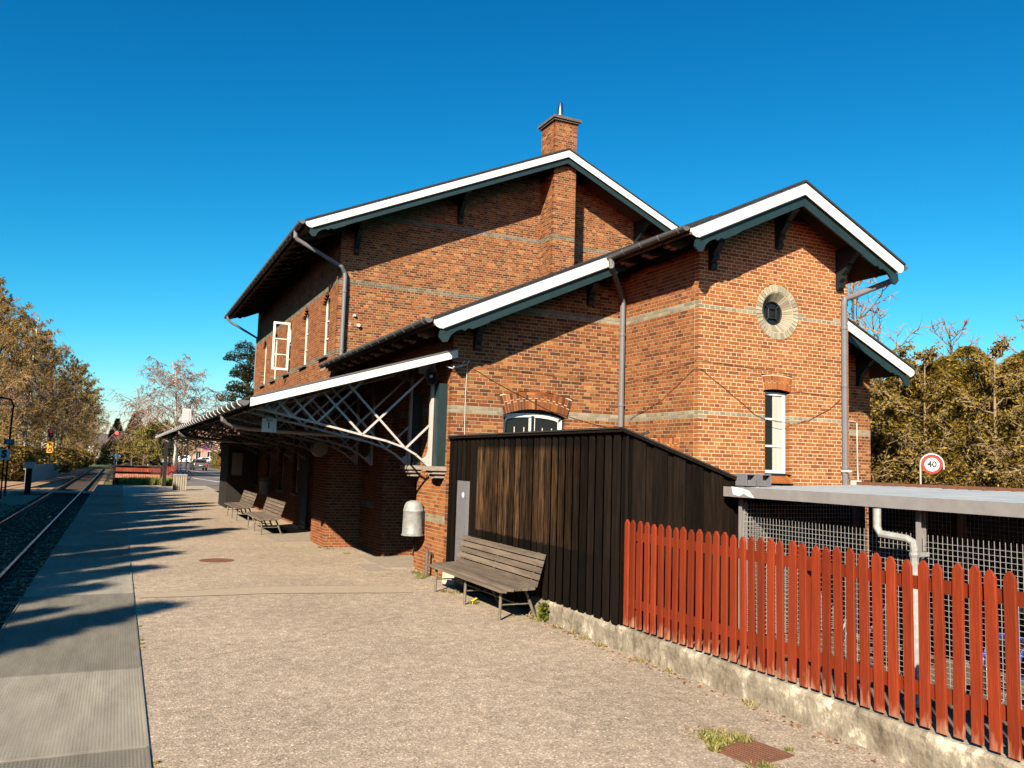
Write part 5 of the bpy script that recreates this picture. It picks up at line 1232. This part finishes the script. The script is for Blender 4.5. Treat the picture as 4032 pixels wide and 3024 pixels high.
# ------------------------------------------------------------------ vegetation
def rv(): return Vector((random.gauss(0, 1), random.gauss(0, 1), random.gauss(0, 1))).normalized()
def leaf(mb, p, d, L_, w_, col):
    d = d.normalized(); s = d.cross(rv())
    if s.length < 1e-3: return
    s.normalize(); mb.col = col
    i = mb.pts([p - d * L_ * .5, p + s * w_ * .5, p + d * L_ * .5, p - s * w_ * .5]); mb.f.append((i, i + 1, i + 2, i + 3))
def vary(c, a=.25):
    k = random.uniform(1 - a, 1 + a); return tuple(x * k for x in c)
def branchy(height, trunk_r, spread, n1, n2, n3, up, droop, seed, leafcols=None, leaf_n=0, leaf_s=.12, start=.2, twig_r=.012, trunks=1, lean=.03, bark='bark', twigm='twig', l1=.42, taper_top=.25):
    random.seed(seed); T = MB(); Tw = MB(); Lf = MB()
    def grow(p, d, L_, r, lvl):
        n = 4 if lvl < 2 else 3; pts = [p]; rs = [r]; q = p.copy(); dd = d.copy()
        for i in range(n):
            bend = rv() * (.16 if lvl else .07)
            dd = (dd + bend + Vector((0, 0, up[lvl] if lvl < len(up) else 0)) * .25 + Vector((0, 0, -droop)) * (.22 * lvl if lvl > 1 else 0)).normalized()
            q = q + dd * (L_ / n); pts.append(q.copy()); rs.append(max(r * (1 - (i + 1) / n * .85), .004))
        (T if lvl < 2 else Tw).tube(pts, rs, 6 if lvl == 0 else (4 if lvl == 1 else 3), cap=False)
        return pts
    def along(pts, t):
        k = t * (len(pts) - 1); i = min(int(k), len(pts) - 2); return pts[i].lerp(pts[i + 1], k - i), (pts[i + 1] - pts[i]).normalized()
    for tk in range(trunks):
        a0 = random.uniform(0, 2 * PI); ln = lean if trunks == 1 else lean * 3
        tp = grow(Vector((math.cos(a0) * .2 * (trunks > 1), math.sin(a0) * .2 * (trunks > 1), -.3)), Vector((math.cos(a0) * ln, math.sin(a0) * ln, 1)), height * (1 if tk == 0 else random.uniform(.75, .95)), trunk_r, 0)
        for i in range(n1):
            t = start + (1 - start) * (i + random.random()) / n1; p, d = along(tp, min(t, .99)); a = i * 2.399 + random.uniform(-.4, .4)
            out = Vector((math.cos(a), math.sin(a), random.uniform(.15, .75))).normalized(); L1 = height * l1 * (1 - (1 - taper_top) * (t - start) / (1 - start)) * spread * random.uniform(.75, 1.2)
            b1 = grow(p, out, L1, trunk_r * .42 * (1 - t * .6), 1)
            for j in range(n2):
                t2 = .2 + .8 * (j + random.random()) / n2; p2, d2 = along(b1, min(t2, .99)); b2 = grow(p2, (d2 * .7 + rv() * .8).normalized(), L1 * random.uniform(.25, .5) * (1.1 - t2 * .4), twig_r * 1.5, 2)
                for k in range(n3):
                    p3, d3 = along(b2, random.uniform(.2, .99)); b3 = grow(p3, (d3 * .6 + rv() * .8).normalized(), L1 * random.uniform(.12, .26), twig_r, 3)
                    for _ in range(leaf_n):
                        p4, d4 = along(b3, random.random()); leaf(Lf, p4 + rv() * leaf_s * .8, rv(), leaf_s * random.uniform(.6, 1.4), leaf_s * random.uniform(.4, .8), vary(random.choice(leafcols)))
    return T.mesh('trunk', bark), Tw.mesh('twigs', twigm), (Lf.mesh('crown', 'leaf', colour=True) if leaf_n else None)
def conifer(height, rad, n, cols, seed, shape='cone', sl=.3, sw=.1, droop=.2, bark='bark', rough=.25, base=.04):
    random.seed(seed); T = MB().tube([(0, 0, -.3), (0, 0, height * .5), (0, 0, height * .97)], [rad * .09, rad * .06, .01], 6); Lf = MB()
    lob = [(random.uniform(0, 6.28), random.uniform(.1, .95), random.uniform(.2, .55), random.uniform(-1, 1)) for _ in range(26)]
    for _ in range(n):
        t = random.random() ** (1.25 if shape == 'cone' else 1.0); a = random.uniform(0, 2 * PI); z = base + (1 - base) * t
        prof = (1 - t) ** .9 + .02 if shape == 'cone' else (min(1, .55 + 1.6 * t) * (1 - max(0, t - .6) / .4) ** .6 + .02 if shape == 'column' else math.sqrt(max(0, 1 - (2 * t - 1) ** 2)))
        k = 1.0
        for (la, lt, lw, ls) in lob:
            da = (a - la + PI) % (2 * PI) - PI; k += rough * ls * math.exp(-(da / (lw * 1.6)) ** 2 - ((t - lt) / (lw * .3)) ** 2)
        r = rad * prof * k * (1 - abs(random.gauss(0, .20))); r = max(r, .02)
        p = Vector((math.cos(a) * r, math.sin(a) * r, z * height)); d = Vector((math.cos(a), math.sin(a), random.uniform(-.3, .6) - droop)) + rv() * .5
        leaf(Lf, p, d, sl * random.uniform(.6, 1.3), sw * random.uniform(.6, 1.3), vary(random.choice(cols), .35))
    for _ in range(int(n * .012)):
        t = random.uniform(.15, .9); a = random.uniform(0, 6.28); r = rad * ((1 - t) if shape == 'cone' else .6) * .8; T.tube([(0, 0, t * height * .9), (math.cos(a) * r, math.sin(a) * r, t * height * .9 + .25 * r)], [.03, .012], 3, cap=False)
    return T.mesh('trunk', bark), Lf.mesh('crown', 'leaf', colour=True)
def plant(name, meshes, loc, s, rz, label, cat, group=None):
    r = empty(name, loc, rz, label, cat, group); r.scale = (s, s, s) if not isinstance(s, tuple) else s
    for me in meshes:
        if me: link(me.name.split('.')[0], me, r)
    return r
OL = [(.33, .21, .04), (.25, .16, .034), (.39, .26, .045), (.27, .145, .04), (.30, .22, .04)]
woods = [branchy(14, .16, 1.0, 28, 8, 6, (0.1, .5, .25, .1), .0, 11 + i, OL, 11, .12, start=.08, twig_r=.021, lean=.05, bark='bark_pale' if i == 1 else 'bark') for i in range(3)]
birch = [branchy(14, .15, .8 + .25 * i, 24, 9, 7, (0.05, .55, .0, -.2), .75, 31 + i, [(.24, .15, .07), (.28, .14, .09)], 2, .07, start=.25, twig_r=.021, bark='bark_birch', twigm='twig_birch', trunks=1 + i) for i in range(2)]
bare = branchy(11, .16, 1.1, 18, 7, 6, (0.1, .5, .3, .1), .05, 41, None, 0, start=.3, twig_r=.02)
orch = [branchy(5, .14, 1.15, 16, 8, 6, (.05, .35, .2, 0), .1, 51 + i, [(.30, .27, .055), (.25, .22, .05), (.36, .31, .075)], 5, .15, start=.3, twig_r=.012, l1=.5) for i in range(2)]
GOLD = [(.27, .185, .024), (.34, .225, .028), (.17, .135, .024), (.10, .08, .018), (.42, .27, .038)]
thuja = [conifer(6.0, 1.55, 17000, GOLD, 61 + i, 'column', sl=.20, sw=.038, droop=-.1, rough=.55, bark='bark_pale') for i in range(3)]
DARK = [(.035, .05, .022), (.05, .06, .025), (.03, .04, .02), (.06, .065, .03)]
spru = [conifer(10, 2.3, 9000, DARK, 71 + i, 'cone', sl=.5, sw=.14, droop=.3, rough=.3) for i in range(2)]
# pine: clumps of needles on spreading limbs
def pine(seed):
    random.seed(seed); T = MB(); Lf = MB(); T.tube([(0, 0, -.3), (.3, 0, 5), (.1, .2, 9), (.3, .2, 11.6)], [.3, .24, .16, .05], 7)
    for i in range(26):
        z = 3.2 + 8.6 * (i / 26) ** .9; a = i * 2.4; L_ = random.uniform(1.4, 3.2) * (1.15 - (z - 3) / 14); e = Vector((math.cos(a) * L_, math.sin(a) * L_, z + random.uniform(.1, .8))); T.tube([(.2, .1, z - .2), e * .6 + Vector((.1, .05, z * .4)), e], [.09, .05, .02], 4, cap=False)
        for _ in range(5):
            c = e * random.uniform(.5, 1.0); c = Vector((e.x * random.uniform(.45, 1.05), e.y * random.uniform(.45, 1.05), e.z + random.uniform(-.2, .35))); rr_ = random.uniform(.55, 1.0)
            for _ in range(150): d = rv(); d.z = abs(d.z) * .6 + d.z * .4; leaf(Lf, c + Vector((d.x * rr_, d.y * rr_, d.z * rr_ * .8)), d + Vector((0, 0, .4)), .22, .07, vary(random.choice([(.035, .045, .02), (.05, .055, .024), (.025, .032, .016), (.075, .07, .03)])))
    return T.mesh('trunk', 'bark'), Lf.mesh('crown', 'leaf', colour=True)
pin = pine(81)
random.seed(99)
# woodland left of the track
WL = 'bare spring tree in the wood left of the track'
for i, (x, y, s) in enumerate(((-10.4, 78, .95), (-12.6, 84, 1.12), (-10.8, 92, 1.08), (-9.2, 100, .95), (-12, 104, 1.2), (-8.6, 113, 1.08), (-7.2, 122, .92), (-9.8, 126, 1.15), (-6.6, 135, .92), (-8.4, 142, 1.1), (-6.0, 150, .92), (-7.6, 160, 1.1), (-5.6, 168, .86), (-6.6, 182, .95), (-14, 96, 1.15), (-13, 118, 1.2))):
    plant('woodland_tree', woods[i % 3], (x, y, -.5), (s, s, s * 1.1), random.uniform(0, 6.28), WL, 'tree', 'spring trees of the wood left of the track')
for i, (x, y, s, l) in enumerate(((-9.6, 86, 1.22, 'tall birch with white trunk at the left edge above the wood'), (-9.0, 101, 1.22, 'birch with pale leaning trunk rising out of the wood'), (-7.4, 120, 1.15, 'slender birch standing behind the dark signal'))):
    plant('birch_tree', birch[0], (x, y, -.5), s, random.uniform(0, 6), l, 'tree')
# low scrub along the fence so the wood closes down to the ground
SCR = [conifer(2.6, 1.7, 2600, OL + [(.08, .06, .025)], 91 + i, 'round', sl=.34, sw=.12, rough=.4, base=.0) for i in range(2)]
for i in range(20):
    t = i / 20; plant('scrub_bush', SCR[i % 2], (-7.6 + 2.2 * t + random.uniform(-.6, .6), 80 + 85 * t, -.6), random.uniform(.8, 1.25), random.uniform(0, 6), 'brown scrub at the foot of the left wood', 'bush', 'scrub along the left side of the line')
# evergreens along the track that throw the shadows on the platform (they stand left of the picture)
SHD = [conifer(10, 1.15, 5200, DARK, 171 + i, 'cone', sl=.45, sw=.13, droop=.1, rough=.5) for i in range(3)]
for i in range(35):
    yy = .3 + i * 1.45 + random.uniform(-.5, .5); s = min(1.01 + .0205 * yy, 1.26) + random.uniform(-.12, .025); k = random.uniform(1.15, 1.85)
    plant('evergreen_tree', SHD[i % 3], (-11.2 + random.uniform(-.3, .3), yy, -.5), (s * k, s * k, s), random.uniform(0, 6), 'dark evergreen beyond the track that throws its shadow on the platform', 'tree', 'evergreens shading the platform')
for i in range(34):
    plant('hedge_bush', SCR[i % 2], (-9.6 + random.uniform(-.5, .5), -12 + i * 2.1, -.6), (1.25, 1.25, 2.15), random.uniform(0, 6), 'dense bush of the hedge shading the track bed', 'bush', 'hedge beyond the track')
# middle distance
plant('birch_tree', birch[1], (4.6, 84, 0), (1.2, 1.2, .80), .6, 'large leafless birch with drooping twigs beyond the street bend', 'tree')
plant('birch_tree', birch[0], (2.9, 96, 0), .62, 2.0, 'small slender birch left of the large birch', 'tree')
for i, (x, y, s, l) in enumerate(((-.6, 150, .78, 'dark spruce left of the red signal'), (2.2, 158, .95, 'tall dark spruce behind the red signal'), (4.6, 165, .75, 'dark spruce between signal and birch'), (9.6, 190, .55, 'dark conifer left of the parked vans'))):
    plant('spruce_tree', spru[i % 2], (x, y, -.3), (s * 1.5, s * 1.5, s), i * 1.3, l, 'tree')
for i, (x, y, s) in enumerate(((1.2, 86, .82), (2.0, 83, .90), (2.9, 86, .98), (3.7, 90, 1.0), (2.4, 94, 1.05), (4.9, 96, 1.1), (6.0, 101, 1.0))):
    plant('orchard_tree', orch[i % 2], (x, y, 0), s, i * .9, 'low round tree with olive buds along the street', 'tree', 'row of low budding trees along the street')
plant('pine_tree', pin, (10.9, 84, 0), 1.02, .5, 'dark pine rising behind the far end of the station', 'tree')
# clipped hedge on the far side of the street
hg = MB(); random.seed(5)
for _ in range(9000):
    t = random.random(); x = 13.5 + random.uniform(-.5, .5) + 1.0 * t; y = 92 + 54 * t; z = random.uniform(0, 2.6); warm = math.sin(y * .35) > .2
    leaf(hg, Vector((x - .3, y, z)), rv(), .34, .2, vary((.20, .11, .03) if warm else random.choice([(.17, .16, .03), (.12, .13, .03), (.22, .17, .035)])))
tag(hg.build('hedge', 'leaf', colour=True), 'clipped yellow and brown hedge along the street', 'hedge')
# conifer hedge on the right
k = 0
HP = []
for i in range(13):
    t = i / 12; HP.append((16.6 + 5.6 * t, 19.6 - 8.6 * t)); HP.append((18.0 + 5.6 * t, 20.3 - 8.6 * t))
SHR = [branchy(6.4, .10, .75, 26, 8, 5, (.05, .5, .3, .1), .05, 141 + i, [(.30, .20, .03), (.23, .16, .028), (.37, .25, .04), (.17, .13, .025)], 4, .10, start=.04, twig_r=.012, bark='bark_pale', twigm='bark_pale', l1=.45) for i in range(2)]
for i in range(15):
    t = i / 14; plant('hedge_shrub', SHR[i % 2], (16.4 + 6.0 * t + random.uniform(-.3, .3), 18.6 - 8.6 * t + random.uniform(-.3, .3), -.1), random.uniform(.72, 1.0), random.uniform(0, 6), 'loose twiggy olive shrub before the cypresses at the right', 'shrub', 'loose shrubs of the right hedge')
for i, (x, y) in enumerate(HP):
    s = (.80 if i % 2 == 0 else .92) * random.uniform(.92, 1.08) + .06 * (y < 14)
    plant('cypress_tree', thuja[i % 3], (x + random.uniform(-.3, .3), y + random.uniform(-.3, .3), -.1), (s * 1.0, s * 1.0, s), random.uniform(0, 6), 'golden green cypress of the tall hedge at the right', 'tree', 'cypresses of the tall hedge')
plant('bare_tree', bare, (26.6, 23.9, 0), .98, 1.0, 'leafless tree rising behind the front gable at the right', 'tree')
plant('bare_tree', bare, (29.5, 19.2, 0), .72, 2.5, 'leafless tree above the hedge at the right edge', 'tree')
plant('bare_tree', bare, (26.5, 20.0, 0), .70, 4.1, 'leafless tree top poking from the middle of the hedge', 'tree')
# thin pale stems in front of the hedge
random.seed(12)
for i, (x, y) in enumerate(((17.6, 16.2), (19.9, 14.6), (20.3, 13.9), (21.0, 12.9), (21.6, 11.9))):
    b = MB(); a = random.uniform(-.15, .15); b.tube([(x, y, 0), (x + a, y, 1.4), (x + a * 2.5 + .1, y + .1, 2.8), (x + a * 3.5 - .05, y, 4.2)], [.06, .05, .035, .012], 5, cap=False)
    for j in range(14): z = random.uniform(.6, 4); t = z / 4.2; an = random.uniform(0, 6.28); L_ = random.uniform(.4, 1.1); p = Vector((x + a * 3.2 * t, y, z)); b.tube([p, p + Vector((math.cos(an) * L_ * .5, math.sin(an) * L_ * .5, L_ * .6)), p + Vector((math.cos(an) * L_ * .8, math.sin(an) * L_ * .8, L_ * 1.1))], [.014, .009, .004], 3, cap=False)
    tag(b.build('sapling', 'bark_pale'), ('pale leafless sapling before the cypress hedge, number counted from the 40 sign: ' + ('first', 'second', 'third', 'fourth', 'fifth')[i]) if False else ('pale sapling before the hedge, ' + ('just left of the speed sign', 'just right of the speed sign', 'thin one right of the sign', 'second from the right edge', 'nearest the right edge')[i]), 'sapling')

# ------------------------------------------------------------------ weeds and grass
def blades(pts, h, spread, n, cols, w=.006):
    b = MB()
    for (x, y, z, r) in pts:
        for _ in range(n):
            a = random.uniform(0, 6.28); q = r * math.sqrt(random.random()); px, py = x + math.cos(a) * q, y + math.sin(a) * q; hh = h * random.uniform(.4, 1.2); d = Vector((random.gauss(0, spread), random.gauss(0, spread), 1)).normalized(); s = Vector((math.cos(a + 1), math.sin(a + 1), 0)) * w
            b.col = vary(random.choice(cols), .3); t = Vector((px, py, z)) + d * hh; mid = Vector((px, py, z)) + d * hh * .55 + Vector((0, 0, hh * .08)); i = b.pts([Vector((px, py, z)) - s, Vector((px, py, z)) + s, mid + s * .7, t, mid - s * .7]); b.f.append((i, i + 1, i + 2, i + 3, i + 4))
    return b
GC = [(.30, .27, .06), (.20, .22, .045), (.40, .33, .12), (.16, .19, .04), (.48, .38, .18)]
DRY = [(.52, .40, .22), (.44, .32, .15), (.38, .30, .10), (.30, .18, .07)]
random.seed(3)
def weeds(name, pts, h, sp, n, cols, label, w=.006, cat='weeds'): tag(blades(pts, h, sp, n, cols, w).build(name, 'grass', colour=True), label, cat, kind='stuff')
weeds('grass_tuft', [(4.28, 5.24, 0, .10), (4.40, 5.28, 0, .09), (4.52, 5.22, 0, .09), (4.36, 5.36, 0, .13), (4.17, 5.12, 0, .05)], .06, .8, 130, GC, 'tufts of grass on the far side of the drain grate')
weeds('grass_tuft', [(4.22, 4.72, 0, .08), (4.30, 4.70, 0, .05), (4.70, 4.92, 0, .03)], .04, .8, 60, GC, 'small grass tufts on the near side of the drain grate')
weeds('dry_grass', [(4.34, 5.46, 0, .16), (4.5, 5.4, 0, .14)], .04, 1.3, 90, DRY, 'dry straw beside the drain grate')
weeds('wall_weeds', [(5.25 + random.uniform(-.03, .05), yy, 0, .09) for yy in (10.35, 10.2, 10.05, 9.6, 9.2, 8.9, 8.5, 7.7, 7.2, 6.0)], .06, 1.0, 40, GC + DRY, 'dry weeds along the foot of the low concrete wall')
weeds('bench_weeds', [(5.0, 12.55, 0, .10), (4.9, 12.7, 0, .08)], .07, .9, 50, GC, 'weeds growing under the bench near the shed')
weeds('pier_grass', [(5.12, 14.5, 0, .12), (5.20, 14.72, 0, .10), (5.02, 14.3, 0, .10), (5.15, 14.95, 0, .07)], .07, .8, 90, GC, 'grass around the standpipe at the brick pier')
weeds('edge_moss', [(.36, yy, 0, .03) for yy in (6.1, 6.25, 9.9, 10.1, 10.3, 11.1, 14.2)], .025, .9, 30, [(.30, .22, .06), (.35, .26, .05)], 'mossy weeds in the joint beside the metal grating')
weeds('doorway_weeds', [(4.55, 19.3, 0, .1), (4.7, 18.3, 0, .08), (4.4, 19.6, 0, .08)], .06, .9, 40, GC, 'weeds at the foot of the shaded brick pier')
weeds('long_grass', [(.6 + .42 * i, 59.6 + random.uniform(-.5, .8), 0, .5) for i in range(7)] + [(3.0 + .2 * i, 58.5 + random.uniform(-.6, .6), 0, .45) for i in range(4)], .5, .3, 420, [(.22, .24, .04), (.30, .28, .06), (.16, .19, .03), (.36, .30, .09)], 'long sunny grass at the far platform end', w=.02, cat='grass')
weeds('bank_grass', [(random.uniform(-4, 2), random.uniform(150, 190), 0, 2.5) for _ in range(12)], .8, .4, 200, [(.24, .24, .05), (.2, .22, .05)], 'bright grass far along the line', w=.06, cat='grass')
# leafy weed by the bench foot
wd = MB(); random.seed(8)
for _ in range(140):
    a = random.uniform(0, 6.28); r = .09 * math.sqrt(random.random()); leaf(wd, Vector((5.27 + math.cos(a) * r * .7, 10.02 + math.sin(a) * r, random.uniform(.02, .24))), Vector((math.cos(a), math.sin(a), .4)) + rv() * .5, .07, .05, vary(random.choice([(.17, .19, .03), (.24, .25, .04), (.12, .14, .03)])))
tag(wd.build('leafy_weed', 'leaf', colour=True), 'leafy green weed at the bench end against the wall', 'weed')
dn = empty('dandelion', (4.9, 11.55, 0), label='yellow dandelion flowering under the bench front leg', cat='flower')
q = MB()
for i in range(3): q.lathe((-.03 + .04 * i, .03 * (i - 1), .05 + .01 * i), [(.006, -.05), (.004, -.01), (.022, 0), (.016, .012)], 10)
q.build('flower_head', 'dandelion', dn, world=False)
q = MB()
for i in range(14): a = i * .6; leaf(q, Vector((math.cos(a) * .05, math.sin(a) * .05, .012)), Vector((math.cos(a), math.sin(a), .2)), .1, .02, (.14, .17, .03))
q.build('leaves', 'leaf', dn, world=False, colour=True)
# litter and stone chips on the platform
ch = stones(260, lambda: (random.uniform(.5, 5.2), random.uniform(4.2, 16), 0.0), .003, .006); tag(ch.build('stone_chips', 'house_cream'), 'scattered pale stone chips on the platform', 'chips', kind='stuff')
lv = MB(); random.seed(21)
for _ in range(90):
    y = random.uniform(4.5, 10.2); leaf(lv, Vector((5.28 - abs(random.gauss(0, .10)), y, .006)), Vector((random.uniform(-1, 1), random.uniform(-1, 1), .1)), .05, .03, vary(random.choice([(.30, .14, .07), (.24, .11, .06), (.36, .22, .12)])))
tag(lv.build('dead_leaves', 'leaf', colour=True), 'reddish dead leaves along the concrete wall foot', 'leaves', kind='stuff')
# earth bank beside the line
eb = MB(); nx, ny = 8, 20; random.seed(4); idx = []
for j in range(ny + 1):
    for i in range(nx + 1):
        x = -.6 + 4.6 * i / nx; y = 76 + 60 * j / ny; idx.append(eb.pts([(x, y, -.55 + 1.15 * math.sin(PI * min(1, i / nx + .08)) * (.7 + .3 * math.sin(j * 1.3)) + random.uniform(-.08, .08))]))
for j in range(ny):
    for i in range(nx): a = j * (nx + 1) + i; eb.f.append((a, a + 1, a + nx + 2, a + nx + 1))
tag(eb.build('earth_bank', 'earth', smooth=True), 'low bare earth bank right of the line', kind='structure')
